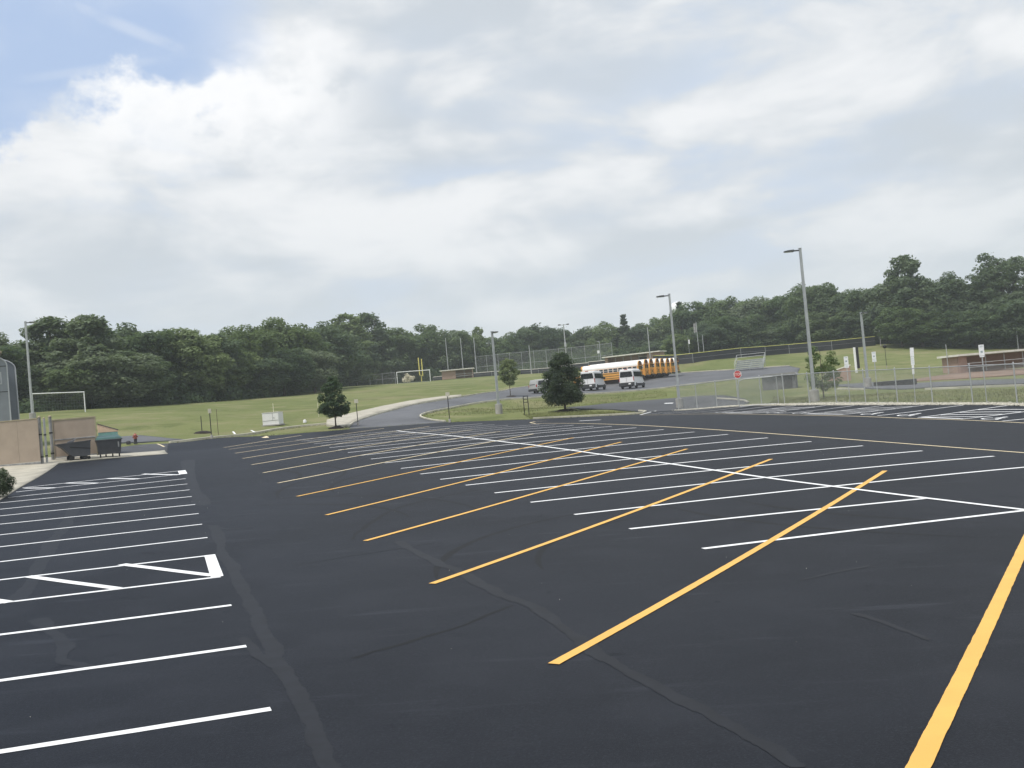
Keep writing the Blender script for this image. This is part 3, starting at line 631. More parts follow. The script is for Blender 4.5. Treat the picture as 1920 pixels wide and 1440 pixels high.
# ================= vehicles =================
def ring_section(y, zb, zt, hw, hwt, r, ns=4):        # rounded cross-section of a vehicle body (x across, z up) at station y
    pts = []
    for cxs, czs, a0 in ((hwt-r, zt-r, 0), (-(hwt-r), zt-r, 90), (-(hw-.06), zb+.06, 180), (hw-.06, zb+.06, 270)):
        rr = r if a0 < 180 else .06
        for i in range(ns+1):
            t = math.radians(a0+90*i/ns); pts.append((cxs+rr*math.cos(t), y, czs+rr*math.sin(t)))
    return pts
def wheel(mbpos, r, wd, parent, name='wheel'):
    w_ = empty(name, mbpos); w_.parent = parent
    t = MB(); prof = [(r*.58, -wd/2), (r*.93, -wd/2), (r, -wd*.36), (r, wd*.36), (r*.93, wd/2), (r*.58, wd/2)]
    vs = []; n = 20
    for rr, o in prof:
        for i in range(n): a = 2*math.pi*i/n; vs.append((o, rr*math.cos(a), rr*math.sin(a)))
    fs = [(k*n+i, k*n+(i+1) % n, ((k+1) % 6)*n+(i+1) % n, ((k+1) % 6)*n+i) for k in range(6) for i in range(n)]
    t.add(vs, fs); t.build('tyre', 'rubber', w_, True)
    h = MB(); s = 1 if mbpos[0] > 0 else -1
    h.tube((-wd*.3, 0, 0), (wd*.3, 0, 0), r*.6, n=18); h.tube((s*wd*.3, 0, 0), (s*wd*.42, 0, 0), r*.2, n=10); h.build('rim', 'steel_rim', w_, True)
    return w_
def arch_profile(hw, z0, zs, zt, n=7):                   # straight sides to zs, then a rounded roof to zt
    pts = [(-hw, z0), (-hw, zs)]
    for i in range(1, n): t = math.pi*i/n; c, s_ = math.cos(t), math.sin(t); pts.append((-hw*math.copysign(abs(c)**.62, c), zs+(zt-zs)*abs(s_)**.72))
    return pts + [(hw, zs), (hw, z0)]
def make_bus():
    b = empty('school_bus', (0, 0, 0)); L = 9.2; y0 = -L/2-.6; y1 = y0+L
    MB().prism([(-1.2, .55), (-1.2, 2.34), (1.2, 2.34), (1.2, .55)], 'y', y0, y1).build('body', 'bus_yellow', b)
    MB().prism(arch_profile(1.2, 2.34, 2.42, 3.1), 'y', y0+.12, y1-.25).build('roof', 'bus_white', b, True)
    MB().prism(arch_profile(1.21, 2.335, 2.43, 3.11), 'y', y0-.01, y0+.115).build('rear_cap', 'bus_yellow', b, True)
    MB().prism(arch_profile(1.205, 2.338, 2.425, 3.08), 'y', y1-.245, y1+.02).build('front_cap', 'bus_yellow', b, True)
    hood = MB(); hood.loft([[(-1.0, y1, .6), (1.0, y1, .6), (1.0, y1, 1.55), (.8, y1, 1.68), (-.8, y1, 1.68), (-1.0, y1, 1.55)], [(-.95, y1+1.2, .6), (.95, y1+1.2, .6), (.92, y1+1.2, 1.35), (.7, y1+1.2, 1.48), (-.7, y1+1.2, 1.48), (-.92, y1+1.2, 1.35)], [(-.85, y1+1.45, .65), (.85, y1+1.45, .65), (.8, y1+1.45, 1.15), (.6, y1+1.45, 1.25), (-.6, y1+1.45, 1.25), (-.8, y1+1.45, 1.15)]])
    hood.build('hood', 'bus_yellow', b)
    MB().box((0, y1+1.475, .95), (1.1, .04, .4)).build('grille', 'black', b)
    MB().box((0, y1+.035, 2.02), (2.0, .03, .75)).build('windshield', 'glass', b)
    MB().box((0, y1+1.55, .62), (2.2, .14, .25)).build('front_bumper', 'black', b)
    for s in (-1, 1):
        for k in range(11):
            yc = y0+.62+k*.765
            f = MB().box((s*1.207, yc, 1.98), (.02, .70, .62)).build('window_frame', 'sign_white', b)
            for dz in (-.15, .15): MB().box((s*1.2215, yc, 1.98+dz), (.013, .60, .24)).build('pane', 'glass', f)
        for z in (.78, 1.12, 1.5): MB().box((s*1.213, 0, z), (.03, L-.1, .06)).build('rub_rail', 'black', b)
    # rear face
    MB().prism([(x*.9, z*1.0) for x, z in arch_profile(1.18, 2.44, 2.46, 3.04)], 'y', y0-.03, y0-.012).build('warning_lamp_panel', 'black', b)
    for x, m in ((-.78, 'red_lens'), (-.48, 'amber_lens'), (.48, 'amber_lens'), (.78, 'red_lens')): MB().tube((x, y0-.06, 2.6), (x, y0-.03, 2.6), .11, n=12).build('warning_lamp', m, b)
    d = MB().box((0, y0-.022, 1.5), (.78, .02, 1.75)).build('emergency_door', 'bus_yellow', b)
    MB().box((0, y0-.04, 2.03), (.62, .015, .56)).build('pane', 'glass', d)
    MB().box((0, y0-.04, 1.1), (.5, .015, .42)).build('pane', 'glass', d)
    for x in (-.8, .8): MB().box((x, y0-.02, 2.0), (.6, .02, .62)).build('rear_window', 'glass', b)
    for x in (-.98, .98):
        MB().tube((x, y0-.05, 1.25), (x, y0-.012, 1.25), .10, n=12).build('tail_light', 'red_lens', b)
        MB().tube((x, y0-.05, 1.0), (x, y0-.012, 1.0), .09, n=12).build('turn_light', 'amber_lens', b)
    for z in (.86, 1.42): MB().box((0, y0-.011, z), (2.36, .012, .05)).build('rear_rub_rail', 'black', b)
    MB().rbox((0, y0-.1, .55), (2.4, .16, .26), .03).build('rear_bumper', 'black', b)
    MB().box((0, 0, .5), (.9, L, .16)).build('chassis', 'black', b)
    for s in (-1, 1):
        wheel((s*.98, y0+2.3, .48), .48, .34, b); wheel((s*1.0, y1+.55, .48), .48, .26, b)
    return b
bus0 = make_bus()
fwd = np.array([-.937, .35]); rzb = math.atan2(-fwd[0], fwd[1]); rear0 = P(1203, 715, 157)[:2]; perp = np.array([.35, .937])
ords = ['nearest', 'second', 'third', 'fourth', 'fifth', 'sixth', 'seventh', 'last and farthest']
for k in range(8):
    o = bus0 if k == 0 else copy_tree(bus0)
    r = rear0+perp*3.35*k-fwd*(.17*k+(.0, .05, -.04, .06, -.03, .04, -.05, .0)[k]); c = r+fwd*5.2
    zr = g1(*r); zf_ = g1(*(c+fwd*5.2)); o.location = (c[0], c[1], g1(*c)); o.rotation_euler = (0, 0, rzb)
    tag(o, 'yellow school bus with white roof, nearest of the row, its whole side showing' if k == 0 else 'yellow school bus with white roof, %s of the row counted from the vans' % ords[k], 'school bus', 'school buses parked side by side')

def make_van():
    v = empty('passenger_van', (0, 0, 0)); bw = 1.0
    body = MB(); body.loft([ring_section(-2.9, .34, 2.42, .98, .86, .16), ring_section(-2.82, .30, 2.5, 1.02, .88, .2), ring_section(0.6, .30, 2.52, 1.03, .90, .2), ring_section(1.2, .30, 2.40, 1.03, .88, .2), ring_section(2.02, .30, 1.52, 1.02, .86, .2), ring_section(2.75, .30, 1.22, .98, .78, .22), ring_section(2.98, .36, 1.0, .86, .66, .2)])
    body.build('body', 'van_white', v, True)
    MB().prism([(-.80, 1.50), (-.84, 1.56), (-.76, 2.14), (-.70, 2.2), (.70, 2.2), (.76, 2.14), (.84, 1.56), (.80, 1.50)], 'y', -2.93, -2.895).build('rear_window', 'glass', v)
    MB().box((0, -2.92, .98), (.012, .02, .95)).build('door_seam', 'bumper', v)
    MB().rbox((0, -2.93, .56), (2.04, .22, .46), .05).build('rear_bumper', 'bumper', v)
    MB().box((0, -2.915, .28), (1.7, .1, .12)).build('rear_step', 'bumper', v)
    MB().box((.42, -3.048, .60), (.32, .012, .17)).build('number_plate', 'sign_white', v)
    MB().box((0, -2.86, 2.49), (.42, .08, .07)).build('high_brake_light', 'red_lens', v)
    for s in (-1, 1):
        MB().prism([(s*.95, .95), (s*1.01, .95), (s*.97, 1.5), (s*.9, 1.5)], 'y', -2.94, -2.80).build('tail_light', 'red_lens', v)
        for a, b_ in ((-2.55, -1.45), (-1.38, -.28), (-.2, .55)):
            MB().add([(s*1.022, a, 1.5), (s*1.022, b_, 1.5), (s*.948, b_, 2.14), (s*.948, a, 2.14), (s*1.0, a, 1.5), (s*1.0, b_, 1.5), (s*.92, b_, 2.14), (s*.92, a, 2.14)], [(0, 1, 2, 3), (7, 6, 5, 4), (0, 1, 5, 4), (1, 2, 6, 5), (2, 3, 7, 6), (3, 0, 4, 7)]).build('side_window', 'glass', v)
        MB().prism([(.62, 1.46), (1.75, 1.42), (1.2, 2.12), (.62, 2.14)], 'x', s*.985-.04, s*.985+.04).build('front_door_window', 'glass', v)
        MB().rbox((s*1.16, 1.55, 1.5), (.2, .14, .36), .04).build('mirror', 'bumper', v)
        MB().box((s*1.03, .1, .46), (.03, 4.6, .3)).build('side_cladding', 'bumper', v)
        wheel((s*.92, -1.75, .36), .36, .24, v); wheel((s*.92, 1.85, .36), .36, .24, v)
    MB().add([(-.80, 2.1, 1.5), (.80, 2.1, 1.5), (.74, 1.26, 2.36), (-.74, 1.26, 2.36), (-.80, 2.0, 1.45), (.80, 2.0, 1.45), (.74, 1.16, 2.31), (-.74, 1.16, 2.31)], [(0, 1, 2, 3), (7, 6, 5, 4), (0, 1, 5, 4), (1, 2, 6, 5), (2, 3, 7, 6), (3, 0, 4, 7)]).build('windshield', 'glass', v)
    return v
van0 = make_van()
for k, (px, py, D, lab) in enumerate(((1176, 727, 131.5, 'white passenger van parked alone in front of the bus rears'), (1103, 732, 131.5, 'white passenger van half hidden behind the round dark tree'))):
    o = van0 if k == 0 else copy_tree(van0); a = math.atan2((px-960)/FPX, 1)+.27
    r = P(px, py, D)[:2]+np.array([math.sin(a), math.cos(a)])*2.9
    o.location = (r[0], r[1], g1(*r)+.0); o.rotation_euler = (0, 0, -a); tag(o, lab, 'van', 'white vans on the bus lot')
mv = empty('minivan', (0, 0, 0), 0, 'silver minivan at the left end of the parked vehicles', 'minivan')
MB().loft([ring_section(-2.42, .5, 1.35, .86, .70, .12), ring_section(-2.3, .42, 1.74, .93, .68, .16), ring_section(.3, .4, 1.78, .94, .70, .18), ring_section(.75, .4, 1.62, .94, .70, .18), ring_section(1.55, .4, 1.08, .93, .74, .16), ring_section(2.2, .4, .95, .90, .70, .16), ring_section(2.45, .48, .78, .8, .6, .12)]).build('body', 'silver', mv, True)
MB().add([(-.62, -2.44, 1.12), (.62, -2.44, 1.12), (.56, -2.31, 1.62), (-.56, -2.31, 1.62), (-.62, -2.36, 1.12), (.62, -2.36, 1.12), (.56, -2.25, 1.62), (-.56, -2.25, 1.62)], [(0, 1, 2, 3), (7, 6, 5, 4), (0, 1, 5, 4), (1, 2, 6, 5), (2, 3, 7, 6), (3, 0, 4, 7)]).build('rear_window', 'glass', mv)
MB().rbox((0, -2.42, .5), (1.8, .2, .3), .05).build('rear_bumper', 'bumper', mv)
for s in (-1, 1):
    for a, b_ in ((-2.1, -1.15), (-1.05, -.05), (.05, .8)): MB().prism([(a, 1.08), (b_, 1.08), (b_-.04, 1.58), (a+.12, 1.58)], 'x', s*.83-.05, s*.83+.05).build('side_window', 'glass', mv)
    MB().box((s*.86, -2.36, 1.0), (.09, .1, .28)).build('tail_light', 'red_lens', mv)
    wheel((s*.84, -1.45, .33), .33, .22, mv); wheel((s*.84, 1.5, .33), .33, .22, mv)
MB().prism([(.8, 1.62), (.86, 1.66), (1.62, 1.12), (1.55, 1.06)], 'x', -.66, .66).build('windshield', 'glass', mv)
_mc = P(1001, 737, 123)[:2]; _a = 1.05; _mc = _mc+np.array([math.sin(_a), math.cos(_a)])*2.3
mv.location = (_mc[0], _mc[1], g1(*_mc)); mv.rotation_euler = (0, 0, -_a)

# ================= light poles =================
def light_pole(px, py, top, armaz, label, D=None, arm=True, base_h=.75, double=False):
    p = hit(px, py) if D is None else P(px, py, D); p[2] = g1(p[0], p[1]); d = (p-CAM)@CF
    h = (py-top)*d/FPX; o = empty('light_pole', p, armaz, label, 'light pole', 'parking lot light poles')
    MB().lathe([(.31, -.3), (.31, base_h-.03), (.28, base_h)], 18).build('concrete_base', 'pole_concrete', o, True)
    MB().box((0, 0, base_h+.02), (.34, .34, .04)).build('base_plate', 'pole_steel', o)
    k = .075; MB().loft([[(-k*1.25, -k*1.25, base_h+.03), (k*1.25, -k*1.25, base_h+.03), (k*1.25, k*1.25, base_h+.03), (-k*1.25, k*1.25, base_h+.03)], [(-k, -k, h), (k, -k, h), (k, k, h), (-k, k, h)]]).build('shaft', 'pole_steel', o)
    MB().box((0, 0, h+.015), (.19, .19, .03)).build('pole_cap', 'pole_steel', o)
    for s in ((1, -1) if double else (1,)):
        if arm:
            MB().box((s*.28, 0, h-.12), (.42, .06, .09)).build('arm', 'dark_head', o)
            hd = MB().prism([(s*.45, h-.19), (s*1.08, h-.15), (s*1.08, h-.10), (s*.8, h-.06), (s*.45, h-.05)], 'y', -.17, .17).build('lamp_head', 'dark_head', o)
            MB().box((s*.8, 0, h-.187), (.5, .26, .015)).build('lens', 'sign_white', hd)
    return o
light_pole(1528, 752.5, 464, math.pi, 'tall light pole with square concrete base among the accessible parking signs', D=67.5)
light_pole(1275, 766, 552, math.pi, 'light pole standing at the left end of the chain-link fence', D=84.5)
light_pole(936, 774.5, 621, -1.2, 'light pole on the grass island left of the round dark tree')
light_pole(62, 790, 603, 0, 'light pole rising behind the tan enclosure in front of the left wood', D=98)
light_pole(1628, 726, 586, -1.5, 'short light pole beyond the fence near the ball field', D=88)

# ================= chain-link fence along the accessible bays =================
def mesh_panel(a, b, z0, z1, pitch, r, name, parent, m='wire'):   # woven diagonals between two plan points (heights follow the ground)
    a = np.array(a, float); b = np.array(b, float); L = np.hypot(*(b-a)); n = int(L/pitch); mb_v, mb_f = [], []
    hgt = z1-z0; d = (b-a)/L; nrm = np.array([-d[1], d[0]])
    s = np.arange(-int(hgt/pitch)-1, n+1)*pitch; vs = []; 
    A0, A1 = [], []
    for sg in (1, -1):
        for t in s:
            e0, e1 = (t, t+hgt)
            h0, h1 = (0, hgt)
            if e0 < 0: h0 = -e0; e0 = 0
            if e1 > L: h1 = hgt-(e1-L); e1 = L
            if h1-h0 < .05: continue
            if sg < 0: h0, h1 = hgt-h0, hgt-h1
            A0.append((e0, h0)); A1.append((e1, h1))
    A0 = np.array(A0); A1 = np.array(A1)
    def pt(A):
        xy = a+d*A[:, :1]; return np.c_[xy, gz(xy[:, 0], xy[:, 1])+z0+A[:, 1]]
    p, q = pt(A0), pt(A1); out = []
    for base in (p, q):
        for ox, oz in ((1, 0), (-.5, .87), (-.5, -.87)): out.append(np.c_[base[:, :2]+nrm*(ox*r), base[:, 2]+oz*r])
    v = np.stack(out, 1); k = np.arange(len(p))[:, None]*6
    f = np.concatenate([np.stack([k[:, 0]+i, k[:, 0]+(i+1) % 3, k[:, 0]+3+(i+1) % 3, k[:, 0]+3+i], -1) for i in range(3)])
    return link(name, raw_mesh(name, v.reshape(-1, 3), f, m), parent, 'stuff')
def fence_run(o, pts, h, spacing, r, pitch, wr, rail=True, post_h=None, m='galv', midrail=False, mesh=True):
    base = np.array(o.location)
    for (a, b) in zip(pts[:-1], pts[1:]):
        a = np.array(a, float); b = np.array(b, float); L = np.hypot(*(b-a)); n = max(1, round(L/spacing))
        P_ = [a+(b-a)*t for t in np.linspace(0, 1, n+1)]
        for i, q in enumerate(P_):
            z = g1(*q)
            if i < n or (b == np.array(pts[-1])).all():
                pb = MB().tube((q[0]-base[0], q[1]-base[1], z-.1-base[2]), (q[0]-base[0], q[1]-base[1], z+(post_h or h)-base[2]), r, n=8)
                pb.lathe([(r*1.2, 0), (r*1.1, .03), (r*.5, .07)], 8, (q[0]-base[0], q[1]-base[1], z+(post_h or h)-base[2])); pb.build('post', m, o, True)
        if rail:
            for i in range(n):
                for zz in ([h-.04] + ([h*.5] if midrail else [])):
                    u0, u1 = P_[i], P_[i+1]; MB().tube((u0[0]-base[0], u0[1]-base[1], g1(*u0)+zz-base[2]), (u1[0]-base[0], u1[1]-base[1], g1(*u1)+zz-base[2]), r*.72, n=6).build('rail', m, o, True)
        if mesh:
            mp = mesh_panel(a, b, .04, h-.05, pitch, wr, 'chain_link', o); mp.location = tuple(-base)
fo = empty('chain_link_fence', (*lot_xy(40, VF), g1(*lot_xy(40, VF))), 0, 'long grey chain-link fence on the gravel strip behind the accessible bays', 'fence')
fence_run(fo, [lot_xy(58.5, VF), lot_xy(46.5, VF), lot_xy(30, VF), lot_xy(10, VF)], 2.0, 3.0, .034, .085, .0042)
gpx = on_v(1459, 757, VF)[:2]
g_o = empty('fence_gate', (gpx[0]+.1, gpx[1]+.25, g1(*gpx)+.03), 0, 'chain-link gate leaf with rounded corner swung open behind the fence', 'gate')
_gl = 2.6; fr = [(0, 0, .05), (0, 0, 1.9)] + [(-(_gl-.4), .0, 1.9), (-(_gl-.12), 0, 1.8), (-_gl, 0, 1.5), (-_gl, 0, .05), (0, 0, .05)]
MB().path(fr, .03, 8).build('gate_frame', 'galv', g_o, True)
gm = MB()
for t in np.arange(-1.9, _gl, .085):
    for sg in (0, 1):
        e0, e1 = max(t, 0), min(t+1.8, _gl-.03)
        if e1-e0 > .1:
            h0, h1 = e0-t, e1-t
            if sg: h0, h1 = 1.8-h0, 1.8-h1
            gm.tube((-e0, 0, .08+h0), (-e1, 0, .08+h1), .0035, n=3, cap=False)
gm.build('chain_link', 'wire', g_o, kind='stuff'); g_o.rotation_euler = (0, 0, -.35)

# ================= signs =================
def plate(o, name, c, wd, ht, m, th=.006, r=0): return MB().rbox(c, (wd, th, ht), .003).build(name, m, o)
def face_cam(x, y): return -math.atan2(x, y)
def access_sign(px, top, label, plates, lean=0.0, D=None, hgt=None):
    b = on_v(px, 752, VF+.35)[:2]; z = g1(*b); d = b[1]; o = empty('parking_sign', (b[0], b[1], z), face_cam(*b), label, 'sign', 'accessible parking signs on the fence')
    h = (752-top)*d/FPX; o.rotation_euler = (0, lean, o.rotation_euler[2])
    MB().rbox((0, 0, h/2-.1), (.05, .03, h+.1), .006).build('post', 'galv', o)
    zt = h
    for wd, ht, mk in plates:
        pl = plate(o, 'sign_plate', (0, -.025, zt-ht/2), wd, ht, 'sign_white'); zt -= ht+.015
        if mk == 'isa':
            MB().rbox((0, -.030, zt+.015+ht*.36), (wd*.4, .004, wd*.4), .002).build('symbol_panel', 'sign_grey', pl)
            for q in range(2): MB().box((0, -.0295, zt+.015+ht*(.80+.09*q)), (wd*.6, .002, ht*.035)).build('print_line', 'sign_grey', pl)
        elif mk == 'lines':
            for q in range(3): MB().box((0, -.0295, zt+.015+ht*(.25+.25*q)), (wd*.6, .002, ht*.06)).build('print_line', 'sign_grey', pl)
    return o
access_sign(1594, 665, 'accessible parking sign with two plates just right of the tall light pole', [(.25, .46, 'isa'), (.25, .22, 'lines')])
access_sign(1647, 656, 'accessible parking sign right of the short light pole', [(.22, .42, 'isa'), (.22, .16, 'lines')])
access_sign(1850, 642, 'accessible parking sign at the far right in front of the brick dugout', [(.25, .56, 'isa'), (.22, .06, '')])
access_sign(1716, 648, 'long narrow white marker board on the fence, between two parking signs', [(.20, .5, ''), (.18, .45, 'lines'), (.12, .5, '')], .03)
ss = hit(1385, 724); so = empty('stop_sign', ss, face_cam(ss[0], ss[1]), 'red octagonal stop sign on a thin post beyond the chain-link fence', 'sign')
_d = ss[1]; _h = (724-702)*_d/FPX; R8 = 7.6*_d/FPX
MB().rbox((0, .02, _h*.5), (.05, .03, _h+.5), .006).build('post', 'galv', so)
_plt = MB().prism([(R8*math.cos(math.radians(22.5+45*i)), _h+R8*math.sin(math.radians(22.5+45*i))) for i in range(8)], 'y', -.012, .0).build('white_border_plate', 'sign_white', so)
MB().prism([(R8*.92*math.cos(math.radians(22.5+45*i)), _h+R8*.92*math.sin(math.radians(22.5+45*i))) for i in range(8)], 'y', -.018, -.013).build('red_face', 'stop_red', _plt)
tc = bpy.data.curves.new('stop_word', 'FONT'); tc.body = 'STOP'; tc.size = R8*.78; tc.align_x = 'CENTER'; tc.align_y = 'CENTER'; tc.extrude = .003
to = bpy.data.objects.new('stop_word', tc); COL.objects.link(to)
dg = bpy.context.evaluated_depsgraph_get(); tm = bpy.data.meshes.new_from_object(to.evaluated_get(dg)); bpy.data.objects.remove(to)
tm.materials.clear(); tm.materials.append(M['sign_white']); to = link('lettering', tm, _plt); to.location = (0, -.022, _h); to.rotation_euler = (math.pi/2, 0, 0); to.scale = (.95, 1.25, 1)
def marker_post(px, py, top, label, m='black', board='cream', wd=.22, D=None):
    p = hit(px, py); d = p[1]; h = (py-top)*d/FPX; o = empty('marker_sign', p, face_cam(p[0], p[1])+.25, label, 'sign', 'small square signs on thin posts')
    MB().lathe([(.09, -.1), (.09, .22), (.07, .26)], 12).build('concrete_foot', 'pole_concrete', o, True)
    MB().rbox((0, 0, h*.5+.1), (.055, .04, h-.2), .006).build('post', m, o)
    MB().rbox((0, -.03, h-.13), (wd+.08, .012, .30), .004).build('sign_plate', board, o); return o
marker_post(671.5, 798, 749, 'small cream square sign on thin post right of the slim kerbside tree')
marker_post(843.5, 792, 736, 'small cream square sign on black post at the tip of the grass island')
marker_post(397, 822, 767, 'small pale square sign on dark post beside the bare stake at far left kerb', wd=.14)
# bare stake with mulch ring, plain stakes
def stake(px, py, top, label, m='black', r=.03, mulch=False, name='stake'):
    p = hit(px, py); h = (py-top)*p[1]/FPX; o = empty(name, p, 0, label, 'stake')
    MB().tube((0, 0, -.1), (0, 0, h), r, r*.85, 7).lathe([(r*1.15, 0), (r*1.1, .02), (r*.4, .04)], 7, (0, 0, h)).build('pole', m, o, True)
    if mulch: mulch_ring(o, .75)
    return o
def mulch_ring(o, r):
    n = 22; prof = [(r, -.10), (r*.9, .0), (r*.55, .09), (r*.15, .12)]; mb = MB().lathe(prof, n)
    mb.v = [(x*(1+random.uniform(-.1, .1)), y*(1+random.uniform(-.1, .1)), z+random.uniform(-.015, .02)) for x, y, z in mb.v]
    return mb.build('mulch_bed', 'mulch', o, True)
stake(379, 811, 781, 'short dark stake standing in a ring of mulch at the far left kerb', mulch=True, r=.035)
stake(409.5, 815, 768, 'thin brown stake on the grass bank behind the pale square sign', 'bark', .02)
stake(515, 797, 757, 'thin pale marker rod standing behind the white cabinet', 'cream', .022)
stake(597.5, 780, 753, 'thin pale stake on the bank left of the slim kerbside tree', 'cream', .02)
bf = hit(988, 777); fo2 = empty('sign_frame', bf, face_cam(bf[0], bf[1])-.2, 'empty black ladder-like sign frame on two posts beside the round dark tree', 'sign frame')
_h = 35*bf[1]/FPX
for x in (-.18, .18): MB().rbox((x, 0, _h/2-.05), (.06, .06, _h+.1), .008).build('post', 'black', fo2)
for z in (_h-.04, _h-.28, _h-.52): MB().rbox((0, 0, z), (.30, .04, .05), .006).build('cross_bar', 'black', fo2)

# ================= left side: enclosure, bins, hydrant, cabinet =================
def wall_frame(a, b):                                     # object frame along a base line a -> b
    a = np.array(a); b = np.array(b); d = (b-a)[:2]; return a, np.hypot(*d), math.atan2(d[1], d[0])
a, L, rz = wall_frame(hit(-120, 885), hit(77, 871)); rz_wall = rz; o = empty('enclosure_wall', a, rz, 'plain tan board wall of the bin enclosure at the left edge', 'wall')
hh = 84*53.5/FPX
n_b = 5
for k in range(n_b): MB().rbox((L*(k+.5)/n_b, 0, hh/2+.04), (L/n_b-.006, .05, hh-.06), .004).build('board', 'tan', o)
MB().rbox((L/2, 0, hh+.03), (L, .09, .06), .01).build('top_trim', 'tan_frame', o)
MB().box((L/2, .0, .005), (L, .07, .09)).build('bottom_rail', 'old_post', o)
for px, py, tp, r, lab, m in ((80, 870, 783, .075, 'thick weathered gate post where the tan wall ends', 'old_post'), (88.5, 868, 785, .06, 'slim grey gate post between the two enclosure panels', 'galv'), (99.5, 863, 782, .085, 'rusty brown gate post at the left edge of the framed tan gate', 'old_post')):
    p = hit(px, py); h = (py-tp)*p[1]/FPX; o = empty('gate_post', p, 0, lab, 'post', 'enclosure gate posts')
    MB().tube((0, 0, -.2), (0, 0, h), r, r, 12).build('shaft', m, o, True); MB().lathe([(r*1.15, h), (r*1.1, h+.05), (r*.4, h+.1)], 12).build('cap', 'tan_frame', o, True)
    for zz in (.35, h*.62): MB().lathe([(r*1.2, zz), (r*1.2, zz+.08)], 12).build('hinge_band', 'black', o, True)
a = hit(102.5, 861.5); L = 77*a[1]/FPX; rz = rz_wall+.12; o = empty('enclosure_gate', a, rz, 'framed tan gate panel with a middle rail behind the two bins', 'gate')
hh = 72*59/FPX
MB().box((L/2, 0, hh*.74), (L-.1, .03, hh*.48)).build('panel', 'tan', o); MB().box((L/2, 0, hh*.27), (L-.1, .03, hh*.42)).build('panel', 'tan', o)
for z, m in ((hh, 'tan_frame'), (hh*.49, 'old_post'), (.1, 'old_post')): MB().rbox((L/2, -.01, z), (L, .07, .07), .01).build('rail', m, o)
for x in (.02, L-.02): MB().rbox((x, -.012, hh/2+.02), (.07, .075, hh), .01).build('stile', 'tan_frame', o)
# teal dumpster with sloped peach lid
p = hit(193, 852.5); p = p+np.array([0, 1.0, 0]); p[2] = g1(p[0], p[1]); rz = face_cam(p[0], p[1]); o = empty('dumpster', p, rz, 'teal dumpster with a sloping peach lid standing behind the wheeled bin', 'dumpster')
k = p[1]/FPX; w2 = 17*k; hb = 40*k; ht = 56*k
MB().prism([(-w2, .12), (w2*.98, .12), (w2, hb*.98), (-w2, hb)], 'y', -.05, .8).build('body', 'teal', o)
MB().prism([(-w2-.02, hb+.002), (w2+.05, hb-.01), (w2+.03, hb+.05), (-w2-.02, ht)], 'y', -.06, .82).build('lid', 'peach', o)
MB().prism([(-w2-.03, ht), (-w2-.03, ht+.05), (w2+.05, hb+.10), (w2+.05, hb+.05)], 'y', -.08, .84).build('lid_edge', 'bin', o)
for x in (-w2+.15, w2-.15): MB().box((x, .5, .06), (.12, 1.0, .12)).build('skid', 'black', o)
# wheeled bin with green lid
p = hit(205, 857.5); k = p[1]/FPX; o = empty('wheeled_bin', p, face_cam(p[0], p[1])+.12, 'charcoal four-wheeled bin with a dark green lid on the concrete pad', 'bin')
W2, HB = 23*k*.94, 37*k
MB().loft([[(-W2*.88, -.42, .2), (W2*.88, -.42, .2), (W2*.88, .42, .2), (-W2*.88, .42, .2)], [(-W2*.93, -.48, .55), (W2*.93, -.48, .55), (W2*.93, .48, .55), (-W2*.93, .48, .55)], [(-W2, -.52, HB-.16), (W2, -.52, HB-.16), (W2, .52, HB-.16), (-W2, .52, HB-.16)]]).build('body', 'bin', o)
MB().rbox((0, 0, HB-.13), (W2*2.14, 1.14, .07), .02).build('rim', 'bin', o)
MB().loft([[(-W2*1.03, -.55, HB-.09), (W2*1.03, -.55, HB-.09), (W2*1.03, .55, HB-.09), (-W2*1.03, .55, HB-.09)], [(-W2*.98, -.4, HB+.0), (W2*.98, -.4, HB+.0), (W2*.98, .4, HB+.08), (-W2*.98, .4, HB+.08)], [(-W2*.9, -.1, HB+.06), (W2*.9, -.1, HB+.06), (W2*.9, .3, HB+.14), (-W2*.9, .3, HB+.14)]]).build('lid', 'bin_lid', o)
MB().box((W2*.72, -.54, HB-.42), (.07, .03, .32)).build('label_strip', 'old_post', o)
for x in (-W2*.75, -W2*.2, W2*.35, W2*.78):
    c_ = MB().box((x, -.3 if abs(x) > W2*.5 else .3, .17), (.06, .08, .1)).build('caster_fork', 'black', o)
    MB().tube((x-.03, -.3 if abs(x) > W2*.5 else .3, .09), (x+.03, -.3 if abs(x) > W2*.5 else .3, .09), .09, n=12).build('caster_wheel', 'rubber', c_)
# tilt cart
p = hit(140, 863); k = p[1]/FPX; o = empty('tilt_cart', p, face_cam(p[0], p[1])+.15, 'dark grey tilt cart with a sloping front beside the wheeled bin', 'cart')
A, B_ = -30*k, 28*k
MB().prism([(A, .92), (A+.28, .72), (A+.72, .24), (A+.86, .2), (B_-.06, .2), (B_, 1.0), (A+.9, .95)], 'y', -.42, .42).build('tub', 'bin', o)
MB().prism([(A-.03, .91), (A-.03, .97), (B_+.03, 1.06), (B_+.03, .99)], 'y', -.46, .46).build('rim', 'bin', o)
MB().prism([(A+.62, .72), (A+.66, .77), (B_-.02, .62), (B_-.04, .56)], 'y', -.435, -.40).build('side_rib', 'black', o)
for x in (A+.7, B_-.35): 
    for y in (-.36, .36): MB().tube((x, y-.05, .15), (x, y+.05, .15), .15, n=14).build('wheel', 'rubber', o, True)
MB().tube((B_-.12, -.3, .09), (B_-.12, -.22, .09), .09, n=12).build('caster', 'rubber', o, True)
